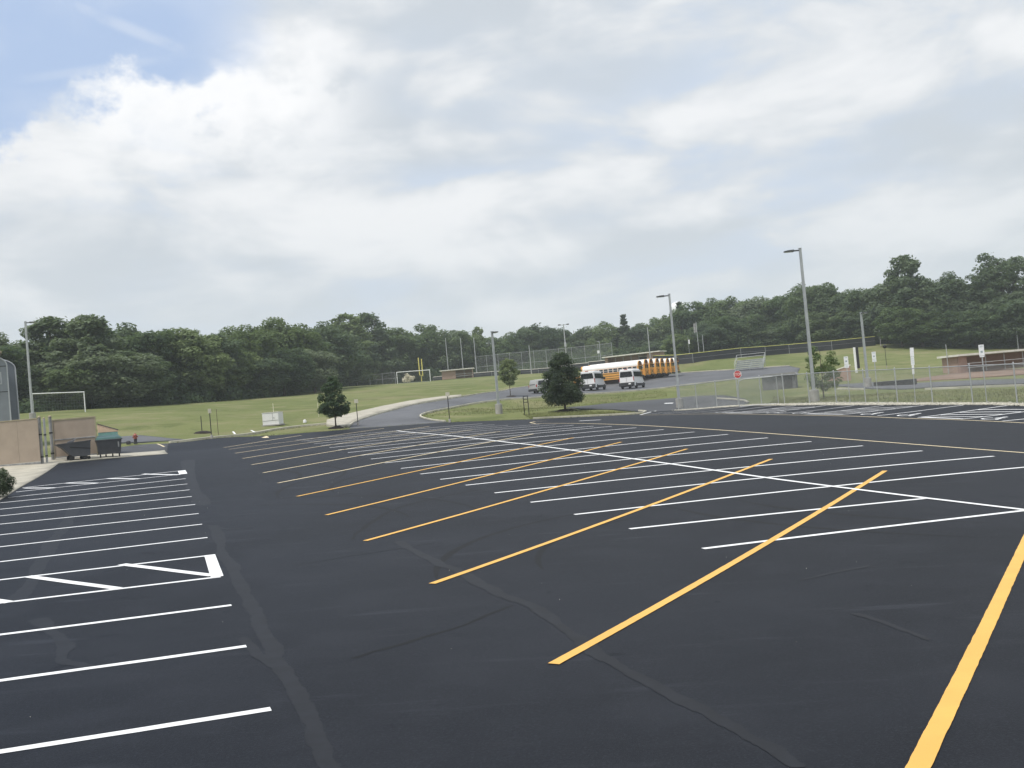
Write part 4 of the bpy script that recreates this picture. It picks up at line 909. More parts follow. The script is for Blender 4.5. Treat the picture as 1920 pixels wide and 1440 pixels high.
bag = MB(); bag.loft([[(A+.55+.0, -.15, .97), (A+.85, -.15, .98), (A+.85, .15, .98), (A+.55, .15, .97)], [(A+.6, -.13, 1.06), (A+.98, -.12, 1.13), (A+.98, .12, 1.13), (A+.6, .13, 1.06)], [(A+.72, -.08, 1.1), (A+1.02, -.07, 1.2), (A+1.02, .07, 1.2), (A+.72, .08, 1.1)]]).build('handle_hood', 'bin', o, True)
# hydrant
p = hit(254.5, 831); k = p[1]/FPX; o = empty('fire_hydrant', p, .3, 'red fire hydrant with dark lower barrel on the grass strip', 'hydrant'); h = 19*k
MB().lathe([(.13, -.05), (.13, .04), (.10, .05), (.10, h*.42)], 14).build('lower_barrel', 'hydrant_dark', o, True)
MB().lathe([(.12, h*.42), (.12, h*.47), (.10, h*.48), (.10, h*.74), (.135, h*.75), (.135, h*.79), (.10, h*.86), (.05, h*.93), (.03, h*.94), (.03, h)], 14).build('upper_barrel', 'hydrant_red', o, True)
for s in (-1, 1): MB().tube((s*.08, 0, h*.63), (s*.17, 0, h*.63), .05, n=10).build('nozzle_cap', 'hydrant_red', o, True)
MB().tube((0, -.08, h*.6), (0, -.17, h*.6), .065, n=10).build('pumper_cap', 'hydrant_red', o, True)
p = hit(241, 832); o = empty('valve_box', p, 0, 'low dark valve cover in the grass left of the hydrant', 'valve cover'); MB().lathe([(.14, -.05), (.14, .12), (.11, .17), (.04, .19)], 12).build('cover', 'hydrant_dark', o, True)
# white utility cabinet
p = hit(509, 797.5); k = p[1]/FPX; o = empty('utility_cabinet', p, face_cam(p[0], p[1])-.42, 'white metal utility cabinet standing on the grass bank', 'cabinet')
MB().rbox((0, .4, .55), (1.45, 1.0, 1.04), .025).build('body', 'white_panel', o)
MB().box((0, .4, 1.085), (1.5, 1.06, .035)).build('lid', 'white_panel', o)
MB().box((0, -.106, .40), (1.40, .012, .02)).build('door_seam', 'bumper', o); MB().box((.2, -.106, .72), (.014, .012, .62)).build('door_seam', 'bumper', o)
MB().box((.32, -.115, .62), (.05, .03, .12)).build('handle', 'galv', o); MB().box((0, .4, .02), (1.6, 1.15, .1)).build('plinth', 'pole_concrete', o)
p = hit(571.5, 791.5); MB().lathe([(.15, -.05), (.14, .14), (.08, .22), (.02, .23)], 12).build('vent_cap', 'white_panel', tag(empty('vent_cap', p), 'small white vent cap low in the grass right of the white cabinet', 'vent cap'), True)
# blue-grey rounded building at far left
p = P(26, 860, 66); p[2] = g1(p[0], p[1]); o = empty('rounded_building', p, face_cam(p[0], p[1])+.05, 'blue-grey metal building with a rounded roof shoulder behind the tan wall', 'building')
k = 66/FPX; HT = 178*k
def shoulder(x1, zs, zt, wid): return [(x1-wid, 0), (x1, 0), (x1, zs)] + [(x1-1.25+1.25*math.cos(t), zs+(zt-zs)*math.sin(t)) for t in np.linspace(.2, 1.45, 7)] + [(x1-2.0, zt+.03), (x1-wid, zt+.06)]
MB().prism(shoulder(0, HT-.75, HT-.05, 9), 'y', 0, 2.2).build('front_bay', 'shed_panel', o)
MB().prism(shoulder(.62, HT-.85, HT-.12, 9), 'y', 2.3, 6).build('rear_bay', 'shed_panel_dark', o)
arc = [(0, .02, .0), (0, .0, HT-.75)] + [(-1.25+1.25*math.cos(t), -.0, HT-.75+.7*math.sin(t)) for t in np.linspace(.1, 1.5, 8)]
MB().path(arc, .05, 6).build('corner_trim', 'shed_trim', o, True)
MB().path([(x+.62, 2.28, z-.08) for x, y, z in arc], .045, 6).build('corner_trim', 'shed_trim', o, True)
for z in (HT-.80, HT*.60, .9): MB().box((-4.5, -.01, z), (9.0, .02, .045)).build('panel_seam', 'bumper', o)
wn = MB().box((-.72, -.02, HT*.745), (.74, .04, .8)).build('window_frame', 'shed_trim', o); MB().box((-.72, -.045, HT*.745), (.56, .02, .62)).build('pane', 'shed_panel_dark', wn)
MB().box((-1.6, -.015, HT*.3), (.9, .03, HT*.58)).build('door', 'dark_in', o)
MB().prism([(-9, HT+.5), (-.25, HT+.02), (-.25, HT+.16), (-9, HT+.66)], 'y', -.5, 1.5).build('roof_eave', 'tan_frame', o)

# ================= sports field things =================
def soccer_goal(pl, pr, py_l, py_r, D, wd, ht, label, rz=None, pr_=.06):
    a = P(pl, py_l, D); a[2] = g1(a[0], a[1]); rz = face_cam(a[0], a[1]) if rz is None else rz
    o = empty('soccer_goal', a, rz, label, 'goal', 'white soccer goals'); b = np.array([wd*math.cos(rz), wd*math.sin(rz)]); zb = g1(a[0]+b[0], a[1]+b[1])-a[2]; zb = max(-.4, min(.4, zb))
    for x, z in ((0, 0), (wd, zb)):
        MB().tube((x, 0, z-.15), (x, 0, z+ht), pr_, n=10).build('post', 'white_steel', o, True)
        MB().path([(x, 0, z+ht-.03), (x, .8, z+ht-.15), (x, 1.8, z+.05)], .025, 6).build('back_stay', 'galv', o, True)
    MB().tube((-.06, 0, ht), (wd+.06, 0, ht+zb), pr_, n=10).build('crossbar', 'white_steel', o, True)
    MB().tube((0, 1.8, .05), (wd, 1.8, .05+zb), .025, n=6).build('ground_bar', 'galv', o, True)
    nt = MB(); rr = .007
    for x in np.arange(.3, wd, .3): nt.path([(x, .05, ht+zb*x/wd), (x, .75, ht-.3+zb*x/wd), (x, 1.75, .1+zb*x/wd)], rr, 3)
    for t in np.linspace(.1, .95, 9): nt.tube((0, .05+1.7*t, ht*(1-t*t*.95)), (wd, .05+1.7*t, ht*(1-t*t*.95)+zb), rr, n=3)
    nt.build('net', 'wire', o, kind='stuff'); return o
soccer_goal(63, 152, 775, 773, 119, 5.6, 2.35, 'white soccer goal with sagging net left, in front of the dark wood')
soccer_goal(745.5, 807, 719, 714, 222, 7.2, 2.44, 'white soccer goal in the distance at the top of the grass slope', pr_=.085)
p = P(791, 716, 231); p[2] = g1(p[0], p[1]); o = empty('football_goalpost', p, face_cam(p[0], p[1])+1.45, 'yellow football goalpost seen nearly edge-on behind the distant soccer goal', 'goalpost')
MB().path([(0, 0, -.1), (0, 0, 1.0), (0, 0, 1.4)], .1, 10).build('base_post', 'yellow_post', o, True); MB().tube((-2.8, 0, 1.4), (2.8, 0, 1.4), .12, n=8).build('crossbar', 'yellow_post', o, True)
for x in (-2.8, 2.8): MB().tube((x, 0, 1.4), (x, 0, 5.3), .12, n=8).build('upright', 'yellow_post', o, True)
def dugout(pl, pr, label, ht, dep, ends, roof_over=.4, solid_right=None, solid_left=None, front_posts=4, m_roof='stone_white'):
    a, L, rz = wall_frame(pl, pr); o = empty('dugout', a, rz, label, 'dugout', 'brick dugouts around the ball fields')
    MB().box((L/2, dep, ht/2), (L, .2, ht)).build('back_wall', 'brick', o)
    for x in (0.1, L-.1): MB().box((x, dep/2, ht/2-.05), (.2, dep-.21, ht+.1)).build('end_wall', 'brick', o)
    if solid_left: MB().box((solid_left/2, .1, ht/2), (solid_left, .2, ht)).build('front_wall', 'brick', o)
    if solid_right: MB().box((L-solid_right/2, .1, ht/2), (solid_right, .2, ht)).build('front_wall', 'brick', o)
    MB().box((L/2, dep*.5-.1, ht+.12), (L+roof_over*2, dep+.9, .2)).build('roof', m_roof, o)
    MB().box((L/2, dep-.4, .45), (L-.6, .35, .08)).build('bench', 'bench_wood', o)
    s0 = solid_left or 0; s1 = L-(solid_right or 0)
    for t in np.linspace(0, 1, front_posts+2)[1:-1]: MB().tube((s0+(s1-s0)*t, .05, 0), (s0+(s1-s0)*t, .05, ht+.02), .05, n=8).build('post', 'galv', o, True)
    for z in (.5, .95): MB().tube((s0, .05, z), (s1, .05, z), .035, n=6).build('rail', 'sign_white', o, True)
    return o
def DP(px, py, D): q = P(px, py, D); q[2] = g1(q[0], q[1]); return q
dugout(DP(1800, 702, 107), DP(1990, 694, 110), 'brick dugout with flat pale roof beyond the fence at the right edge', 1.75, 2.6, True, solid_left=1.0)
_o = dugout(DP(1135, 683, 203), DP(1237, 676, 197), 'long brick dugout with flat pale roof behind the buses', 2.3, 2.6, True, solid_right=2.6, solid_left=.6)
dugout(DP(829, 709, 233), DP(887, 705, 233), 'small brick dugout with pale roof right of the distant soccer goal', 1.9, 2.6, True, solid_left=3.2, front_posts=1)
# brick stair wall near the field
p = DP(1549, 718, 106); k = 106/FPX; o = empty('brick_side_wall', p, face_cam(p[0], p[1])-.1, 'low brick wall with a sloping white cap behind the young leafy tree', 'wall')
wd = 45*k; MB().prism([(0, -.2), (wd, -.2), (wd, 25*k), (0, 13*k)], 'y', 0, .35).build('brickwork', 'brick', o); MB().prism([(-.05, 13*k+.003), (wd+.05, 25*k+.004), (wd+.05, 25*k+.12), (-.05, 13*k+.12)], 'y', -.05, .40).build('cap', 'stone_white', o)
# grey shed
p = DP(1430, 728, 101); k = 101/FPX; o = empty('low_shed', p, face_cam(p[0], p[1])-.12, 'low dark grey shed with a shallow grey roof behind the fence gate', 'shed')
MB().box((1.6, 1.2, .55), (3.2, 2.4, 1.3)).build('wall', 'shed_grey', o); MB().prism([(-.2, 1.22), (3.4, 1.22), (3.2, 1.5), (.2, 1.5)], 'y', -.25, 2.7).build('roof', 'roof_grey', o)
MB().box((2.5, -.02, .55), (.8, .04, 1.1)).build('door', 'bumper', o)
# low dark retaining wall by the infield
a, L, rz = wall_frame(hit(1640, 724), hit(1718, 721)); o = empty('low_wall', a, rz, 'low black retaining edge at the corner of the infield', 'wall'); MB().rbox((L/2, 0, .1), (L, .3, .45), .03).build('wall_block', 'black', o); MB().box((L/2, 0, .34), (L+.04, .34, .03)).build('cap', 'roof_grey', o)
p = DP(1609, 707, 116); k = 116/FPX; o = empty('padded_board', p, face_cam(p[0], p[1]), 'tall narrow black board on a pale post left of the short light pole', 'board')
MB().rbox((-.12, 0, 25*k), (.26, .2, 48*k), .03).build('pale_post', 'sign_white', o); MB().rbox((.16, -.02, 29*k), (.30, .24, 40*k), .04).build('black_pad', 'black', o)
# aluminium bleacher
p = DP(1378, 693.5, 172); k = 172/FPX; o = empty('bleacher', p, face_cam(p[0], p[1])-.2, 'small aluminium bleacher with guard rails on the grass above the bus lot', 'bleacher')
W_ = 4.8
for r_ in range(5):
    y = 2.4-r_*.6; z = 1.75-r_*.34
    MB().rbox((W_/2, y, z), (W_, .26, .05), .01).build('seat_plank', 'aluminium', o); MB().rbox((W_/2, y-.3, z-.22), (W_, .26, .04), .01).build('foot_plank', 'aluminium', o)
    MB().box((W_/2, y+.15, z-.1), (W_, .03, .2)).build('riser', 'aluminium', o)
for x in (.1, W_/2, W_-.1): MB().path([(x, -.3, .02), (x, 2.6, 1.6), (x, 2.6, .0), (x, -.3, .02)], .03, 6).build('frame', 'aluminium', o, True)
for x in (0, W_):
    for d in (.5, .95): MB().path([(x, -.2, .3+d), (x, 2.6, 1.8+d)], .028, 6).build('guard_rail', 'aluminium', o, True)
    for y in (-.2, 1.2, 2.6): MB().tube((x, y, .2+(y+.2)*.5), (x, y, 1.25+(y+.2)*.54), .025, n=6).build('guard_post', 'aluminium', o, True)
for d in (.5, .95): MB().tube((0, 2.6, 1.8+d), (W_, 2.6, 1.8+d), .028, n=6).build('back_rail', 'aluminium', o, True)
# outfield fence with black windscreen
ofp = [DP(812, 712, 250), DP(880, 708, 246), DP(1010, 700, 238), DP(1140, 690, 212), DP(1270, 682, 191), DP(1300, 682, 189), DP(1390, 672, 193), DP(1480, 662, 199), DP(1560, 655, 199), DP(1642, 647, 202)]
o = empty('outfield_fence', ofp[4], 0, 'long outfield fence with black windscreen and yellow top cap above the bus lot', 'fence'); base = np.array(o.location)
op = dens(np.array(ofp)[:, :2], 6.0); oz = gz(op[:, 0], op[:, 1])-.05
hts = np.interp(op[:, 1], [188, 212, 240], [1.75, 1.75, 1.0])
for i in range(len(op)-1):
    a = np.r_[op[i], oz[i]]-base; b = np.r_[op[i+1], oz[i+1]]-base; h = hts[i]
    MB().add([tuple(a+[0, -.02, .02]), tuple(b+[0, -.02, .02]), tuple(b+[0, -.02, h]), tuple(a+[0, -.02, h]), tuple(a+[0, .02, .02]), tuple(b+[0, .02, .02]), tuple(b+[0, .02, h]), tuple(a+[0, .02, h])], [(0, 1, 2, 3), (7, 6, 5, 4), (0, 1, 5, 4), (2, 3, 7, 6), (1, 2, 6, 5), (3, 0, 4, 7)]).build('windscreen_panel', 'windscreen', o)
    MB().tube(tuple(a+[0, 0, h+.05]), tuple(b+[0, 0, h+.05]), .06, n=6).build('top_cap', 'yellow_cap' if op[i][0] > 25 else 'stone_white', o, True)
    MB().tube(tuple(a+[0, -.07, 0]), tuple(a+[0, -.07, h]), .035, n=6).build('post', 'pole_steel', o, True)
    MB().tube(tuple(a+[0, -.06, h*.55]), tuple(b+[0, -.06, h*.55]), .018, n=4).build('middle_wire', 'pole_steel', o)
# tall ball-stop fence and small far fence
def tall_fence(pxs, D0, D1, py0, py1, h, label, spacing, r):
    a, b = DP(pxs[0], py0, D0), DP(pxs[1], py1, D1); o = empty('ball_stop_fence', a, 0, label, 'fence'); fence_run(o, [a[:2], b[:2]], h, spacing, r, .22, .009, midrail=True); return o
tall_fence((893, 1150), 258, 232, 697, 685, 5.4, 'tall chain-link ball-stop fence behind the young tree and the buses', 3.6, .05)
tall_fence((671, 742), 236, 232, 724, 719, 2.6, 'low chain-link fence at the wood edge left of the distant soccer goal', 3.2, .05)
def far_pole(px, py, top, D, label, r=.11, m='galv', extra=None, cat='pole', name='tall_pole'):
    p = DP(px, py, D); h = P(px, top, D)[2]-p[2]; o = empty(name, p, face_cam(p[0], p[1]), label, cat, 'tall poles around the ball fields')
    MB().tube((0, 0, -.2), (0, 0, h), r, r*.7, 8).build('shaft', m, o, True); MB().lathe([(r*1.3, -.1), (r*1.3, .25), (r, .3)], 10).build('foot', 'pole_concrete', o, True)
    if extra: extra(o, h)
    return o
for i, (px, q) in enumerate(((841, 'left'), (869, 'middle'), (894, 'right'))): far_pole(px, 700, 633, 250, '%s one of three tall net poles above the small brick dugout' % q, .13)
far_pole(996, 694, 647, 236, 'tall pale pole left of the round dark tree, beyond the outfield fence', .12)
far_pole(1221, 690, 613, 196, 'tall pole rising above the brick dugout behind the buses', .11)
def floods(o, h):
    MB().rbox((0, 0, h-.15), (2.0, .12, .12), .02).build('cross_arm', 'galv', o)
    for x in (-.85, .85): MB().rbox((x, -.1, h-.1), (.55, .3, .22), .04).build('floodlight', 'dark_head', o)
    MB().rbox((0, -.16, h-4.2), (.45, .25, .9), .03).build('control_box', 'galv', o)
far_pole(1063, 680, 607, 205, 'floodlight pole with two lamp heads rising behind the round dark tree', .14, extra=floods, cat='floodlight', name='floodlight_pole')
def camera_box(o, h): MB().rbox((-.35, 0, h-2.3), (.5, .35, .6), .04).build('speaker_box', 'sign_white', o); MB().rbox((-.25, 0, h-.1), (.5, .1, .1), .02).build('cross_arm', 'galv', o)
far_pole(1127, 680, 639, 215, 'pole with a small white box behind the buses, left of the long dugout', .09, extra=camera_box)
def flag(o, h):
    mb = MB(); n = 6
    for k in range(n): x0, x1 = -.05-.09*k, -.05-.09*(k+1); y0_, y1_ = .06*math.sin(k*1.3), .06*math.sin((k+1)*1.3); mb.add([(x0, y0_, h-.1), (x1, y1_, h-.25-.05*k), (x1, y1_, h-2.0-.06*k), (x0, y0_, h-1.9), (x0, y0_+.015, h-.1), (x1, y1_+.015, h-.25-.05*k), (x1, y1_+.015, h-2.0-.06*k), (x0, y0_+.015, h-1.9)], [(0, 1, 2, 3), (7, 6, 5, 4), (0, 1, 5, 4), (2, 3, 7, 6)])
    mb.build('flag', 'old_post', o)
far_pole(1312, 676, 603, 196, 'flagpole with a limp grey flag in front of the right wood', .07, extra=flag, cat='flagpole', name='flagpole')
far_pole(1321, 672, 627, 194, 'thin pale pole just right of the flagpole', .07)
far_pole(1582, 652, 617, 222, 'short pale yellow pole above the outfield fence near the tall light pole', .1, 'cream')
far_pole(1641, 648, 603, 234, 'yellow foul pole at the right end of the outfield fence', .12, 'yellow_post', cat='foul pole', name='foul_pole')
far_pole(1652, 652, 603, 200, 'grey utility pole just right of the yellow foul pole', .09, 'old_post')
far_pole(1779, 702, 645, 108, 'slim grey pole at the left end of the right-hand dugout', .05)
far_pole(1910, 660, 594, 185, 'pale slanting pole before the trees at the right edge', .1)
far_pole(1294, 676, 630, 198, 'thin pole with a small white plate left of the flagpole', .04, 'pole_steel', extra=lambda o, h: MB().rbox((.12, 0, h-1.1), (.32, .05, .8), .02).build('white_plate', 'sign_white', o))
far_pole(1664, 702, 650, 128, 'thin dark post with a round black head on the grass mound', .035, 'black', extra=lambda o, h: MB().lathe([(.02, h-.2), (.2, h-.1), (.24, h+.05), (.2, h+.2), (.03, h+.28)], 12).build('round_head', 'black', o, True))
# water tower peeping over the wood
p = P(1283, 700, 620); p[2] = 10.0; zt = P(1283, 578, 620)[2]; o = empty('water_tower', p, 0, 'white water tower dome just peeping above the treetops', 'water tower')
MB().lathe([(.5, zt-p[2]-6)]+[(5.4*math.sin(t), zt-p[2]-4.6*math.cos(t)) for t in np.linspace(.15, 3.05, 14)], 28).build('tank', 'water_tank', o, True)
MB().lathe([(2.4, 0), (1.3, 6), (1.2, zt-p[2]-6), (2.2, zt-p[2]-3.6)], 20).build('stem', 'water_tank', o, True)
# ================= trees =================
def crown_mesh(name, seed, R, z0, z1, shape, lobes, cards, size, mat, lobe_r=(.2, .38), airy=0.0, up=.62):
    """leaf clumps spread over many small lobes filling the crown volume; z0..z1 heights, R radius"""
    r = np.random.default_rng(seed); Hc = z1-z0; C, RR = [], []; zc = z0+Hc*.42
    while len(C) < lobes:
        lr = R*r.uniform(*lobe_r); a = r.uniform(0, 2*math.pi)
        if shape in ('cone', 'spiky', 'egg'):
            t = r.uniform(0, 1)**(1.25 if shape == 'egg' else 1.0); pw = {'cone': .8, 'spiky': .5, 'egg': .40}[shape]
            prof = (1-t)**pw*min(1, .55+t*(5 if shape != 'egg' else 2.6)); q = math.sqrt(r.uniform(.15, 1))*prof*R; lr *= (1-.45*t)
            C.append((max(0, q-lr*.4)*math.cos(a), max(0, q-lr*.4)*math.sin(a), z0+lr*.5+t*(Hc-lr*1.1)))
        else:
            d = r.normal(size=3); d /= np.linalg.norm(d); f = r.uniform(.35, 1.0)**.5
            e = {'round': 1.0, 'oval': 1.15, 'full': .62}[shape]; hz = math.hypot(d[0], d[1])**e; sz = math.copysign(abs(d[2])**(.85 if shape == 'full' else 1.0), d[2])
            zr = (Hc*.58-lr*.8) if sz > 0 else (Hc*.42-lr*.5)
            C.append((math.cos(a)*hz*f*(R-lr*.6)*1.02, math.sin(a)*hz*f*(R-lr*.6)*1.02, zc+sz*f*zr))
        RR.append(lr)
    C = np.array(C); RR = np.array(RR)
    wts = RR**2/np.sum(RR**2); idx = r.choice(len(C), cards, p=wts)
    d = r.normal(size=(cards, 3)); d[:, 2] += .3; d /= np.linalg.norm(d, axis=1)[:, None]
    rad = RR[idx]*(1-.45*r.random(cards)**2+r.normal(0, .07, cards)); sq = np.array([1.0, 1.0, .82])
    p = C[idx]+d*rad[:, None]*sq
    m_ = r.random(cards) < .14; p[m_] = C[r.integers(0, len(C), m_.sum())]*np.array([.8, .8, 1.0])+np.clip(r.normal(0, .10*R, (m_.sum(), 3)), -.16*R, .16*R)
    p[:, 2] = np.clip(p[:, 2], z0*.75, z1)
    n = d*.9+r.normal(0, .5, (cards, 3)); n[:, 2] += up; n /= np.linalg.norm(n, axis=1)[:, None]
    t = np.cross(n, r.normal(size=(cards, 3))); t /= np.linalg.norm(t, axis=1)[:, None]; b = np.cross(n, t)
    s = size*r.uniform(.55, 1.35, cards)[:, None]
    fold = n*s*r.uniform(-.25, .25, cards)[:, None]
    v = np.stack([p-t*s, p-b*s*.55+fold, p+t*s*r.uniform(.7, 1.1, cards)[:, None], p+b*s*.55+fold], 1)
    k = np.arange(cards)*4; return raw_mesh(name, v.reshape(-1, 3), np.stack([k, k+1, k+2, k+3], -1), mat), C, RR
def trunk_mesh(name, seed, h, r0, C, n_limbs=7):
    r = np.random.default_rng(seed+99); mb = MB(); pts = [(0, 0, -.3)]; k = 6
    for i in range(1, k+1): pts.append((r.normal(0, .012)*h*i/k, r.normal(0, .012)*h*i/k, h*i/k))
    for i in range(k): mb.tube(pts[i], pts[i+1], r0*(1.35 if i == 0 else 1)*(1-.8*i/k), r0*(1-.8*(i+1)/k), 9, cap=False)
    for j in r.choice(len(C), min(n_limbs, len(C)), replace=False):
        t = r.uniform(.3, .75); i = int(t*k); a = Vector(pts[i]); e = Vector(C[j]); m_ = a.lerp(e, .5)+Vector((0, 0, .04*h))
        if e.z < a.z: e.z = a.z+.1*h
        mb.tube(a, m_, r0*.42*(1-.6*t), r0*.28*(1-.6*t), 6, cap=False); mb.tube(m_, e, r0*.28*(1-.6*t), r0*.08, 6, cap=False)
    return mb.mesh(name, M['bark'], True)
VAR = {}
def variant(key, *a, **k):
    z1 = a[3]; me, C, RR = crown_mesh('crown', *a, **k)
    VAR[key] = (me, trunk_mesh('trunk', a[0], z1*.86, .017*z1+.04, C), a[1], z1)
#        key        seed R   z0   z1  shape lobes cards size mat
variant('broad1', 1, 5.0, 1.4, 12, 'round', 77, 18375, 0.228, 'leaf_a', lobe_r=(.17, .33))
variant('broad2', 2, 5.4, 1.0, 12, 'full', 92, 20125, 0.228, 'leaf_b', lobe_r=(.16, .30))
variant('broad3', 3, 4.8, 1.3, 12, 'oval', 80, 16625, 0.228, 'leaf_d', lobe_r=(.16, .32))
variant('broad4', 4, 5.2, 1.2, 12, 'round', 100, 20125, 0.213, 'leaf_c', lobe_r=(.13, .28))
variant('broad5', 5, 5.0, .8, 12, 'full', 82, 18375, 0.228, 'leaf_d', lobe_r=(.16, .32))
variant('broad6', 6, 5.0, 1.1, 12, 'full', 112, 20125, 0.213, 'leaf_a', lobe_r=(.12, .26))
variant('spiky1', 7, 5.2, 1.0, 13, 'spiky', 150, 19250, 0.213, 'leaf_d', lobe_r=(.10, .22))
variant('tall1', 8, 4.4, 1.2, 16, 'cone', 125, 18375, 0.228, 'leaf_d', lobe_r=(.14, .28))
variant('airy1', 9, 4.8, 2.4, 16, 'oval', 137, 14350, 0.190, 'leaf_d', lobe_r=(.10, .20))
variant('conifer', 10, 2.6, .8, 14, 'cone', 137, 13125, 0.167, 'leaf_e', lobe_r=(.14, .28), up=.1)
variant('egg1', 12, 5.2, 1.0, 13, 'egg', 110, 17000, .225, 'leaf_d', lobe_r=(.12, .26))
variant('egg2', 13, 5.0, 1.0, 13, 'egg', 100, 16000, .225, 'leaf_a', lobe_r=(.13, .28))
def tree(px, D, top, key, wd, label, group, rz=None, name='broadleaf_tree', py=None, sink=.0):
    me, tr, R, H0 = VAR[key]; p = P(px, py or 720, D); p[2] = g1(p[0], p[1]); h = P(px, top, D)[2]-p[2]
    o = empty(name, p, random.uniform(0, 6.28) if rz is None else rz, label, 'tree', group)
    sx = wd*1.12/(2*R); o.scale = (sx, sx*random.uniform(.9, 1.1), h/H0)
    link('crown', me, o); link('trunk', tr, o); return o
ORD = ['first', 'second', 'third', 'fourth', 'fifth', 'sixth', 'seventh', 'eighth', 'ninth', 'tenth', 'eleventh', 'twelfth', 'thirteenth', 'fourteenth', 'fifteenth', 'sixteenth', 'seventeenth', 'eighteenth', 'nineteenth', 'twentieth', 'twenty-first', 'twenty-second', 'twenty-third', 'twenty-fourth', 'twenty-fifth', 'twenty-sixth', 'twenty-seventh', 'twenty-eighth', 'twenty-ninth', 'thirtieth']
# px, depth, skyline row in the photo, crown kind, width (m)
left_front = [(-30,128,640,'broad2',11),(12,138,620,'broad3',9),(62,140,640,'broad2',9),(104,138,594,'egg1',14),(142,142,600,'broad2',13),(174,136,590,'egg1',14),(205,142,618,'broad6',10),(238,150,603,'broad3',11),(275,146,610,'broad2',11),(312,152,606,'broad5',11),(352,150,613,'broad6',11),(392,156,615,'broad5',11),(425,160,640,'broad4',10),(462,172,603,'broad4',13),(500,182,610,'broad1',13),(533,184,590,'broad4',14),(572,190,612,'broad1',12),(612,196,600,'broad3',13),(655,236,588,'egg2',18),(698,250,586,'egg1',18),(732,254,612,'broad6',14)]
left_low = [(40,126,690,'broad2',8),(90,130,680,'broad5',9),(140,134,672,'broad1',9),(195,132,676,'broad5',9),(250,138,680,'broad2',9),(300,142,670,'broad6',9),(352,146,668,'broad1',9),(400,150,672,'broad4',9),(445,158,660,'broad4',10),(490,164,668,'broad5',10),(540,172,655,'broad2',10),(590,180,660,'broad5',11),(636,222,650,'broad2',12),(690,250,655,'broad1',11),(738,254,660,'broad2',10)]
mid_row = [(765,262,622,'broad2',13),(800,262,604,'broad1',15),(842,264,606,'broad2',15),(875,270,622,'broad6',13),(903,276,612,'egg2',8),(922,270,630,'broad1',14),(955,276,628,'broad2',13),(990,282,608,'broad5',13),(1020,284,600,'broad2',13),(1048,286,622,'broad1',12),(1085,290,606,'broad2',12),(1112,288,610,'broad3',12),(1150,284,600,'broad1',13),(1180,280,588,'conifer',8),(1190,284,604,'broad5',12),(1212,284,604,'broad3',12),(1240,284,592,'broad1',13),(1268,282,584,'broad6',12)]
right_back = [(1287,268,564,'conifer',8),(1312,262,562,'broad6',13),(1345,262,556,'broad3',14),(1380,258,554,'broad1',14),(1412,256,548,'broad5',14),(1448,254,548,'broad2',14),(1482,250,546,'broad6',13),(1515,240,540,'broad2',12)]
right_front = [(1548,222,516,'broad2',13),(1585,220,535,'broad5',12),(1622,216,545,'broad4',10),(1650,212,528,'broad2',12),(1688,206,520,'broad5',12),(1716,202,477,'egg1',14),(1735,203,512,'broad5',13),(1752,202,525,'broad2',12),(1800,200,506,'broad3',11),(1832,202,520,'broad2',11),(1862,204,520,'broad1',11),(1893,198,462,'airy1',14),(1925,196,470,'airy1',13),(1960,200,520,'broad2',13)]
right_low = [(1290,222,610,'broad4',9),(1325,226,612,'broad3',9),(1360,230,604,'broad6',10),(1405,226,600,'broad2',11),(1445,226,598,'broad5',11),(1490,224,594,'broad2',11),(1530,218,592,'broad1',10),(1570,214,590,'broad2',11),(1612,210,588,'broad5',10),(1655,204,592,'broad2',10),(1700,196,590,'broad6',10),(1742,194,598,'broad1',9),(1785,192,585,'broad2',11),(1830,192,588,'broad2',11),(1875,190,580,'broad2',11),(1915,190,575,'broad5',11)]
mid_low = [(770,254,668,'broad2',10),(820,256,660,'broad2',11),(865,260,658,'broad1',11),(915,262,655,'broad2',11),(960,266,655,'broad5',11),(1005,268,652,'broad2',11),(1050,270,650,'broad3',11),(1095,268,648,'broad2',11),(1140,262,640,'broad1',10),(1180,258,642,'broad6',10),(1222,256,634,'broad2',10),(1258,250,630,'broad5',10)]
for rows, text, grp in ((left_front, 'tall tree in the left wood, %s from the left along its skyline', 'trees of the left wood'), (left_low, 'low tree at the front edge of the left wood, %s from the left', 'low trees at the left wood edge'),
                        (mid_row, 'tree of the distant middle wood behind the ball fields, %s from the left', 'trees of the middle wood'), (mid_low, 'low tree at the foot of the distant middle wood, %s from the left', 'low trees of the middle wood'),
                        (right_back, 'tree on the skyline between water tower and tall light pole, %s from the left', 'trees left of the tall light pole'), (right_front, 'tall tree right of the tall light pole, %s from the pole along the skyline', 'trees right of the tall light pole'), (right_low, 'low tree at the foot of the right wood, %s from the left', 'low trees of the right wood')):
    for i, (px, D, top, key, wd) in enumerate(rows):
        if 'low' in text: px += random.uniform(-9, 9); D += random.uniform(-2, 7)+(9 if 'middle' in text else 0); top += random.uniform(-30, 22); wd *= random.uniform(.85, 1.3)
        tree(px, D, top, key, wd, text % ORD[i], grp, name='conifer_tree' if key == 'conifer' else 'broadleaf_tree')
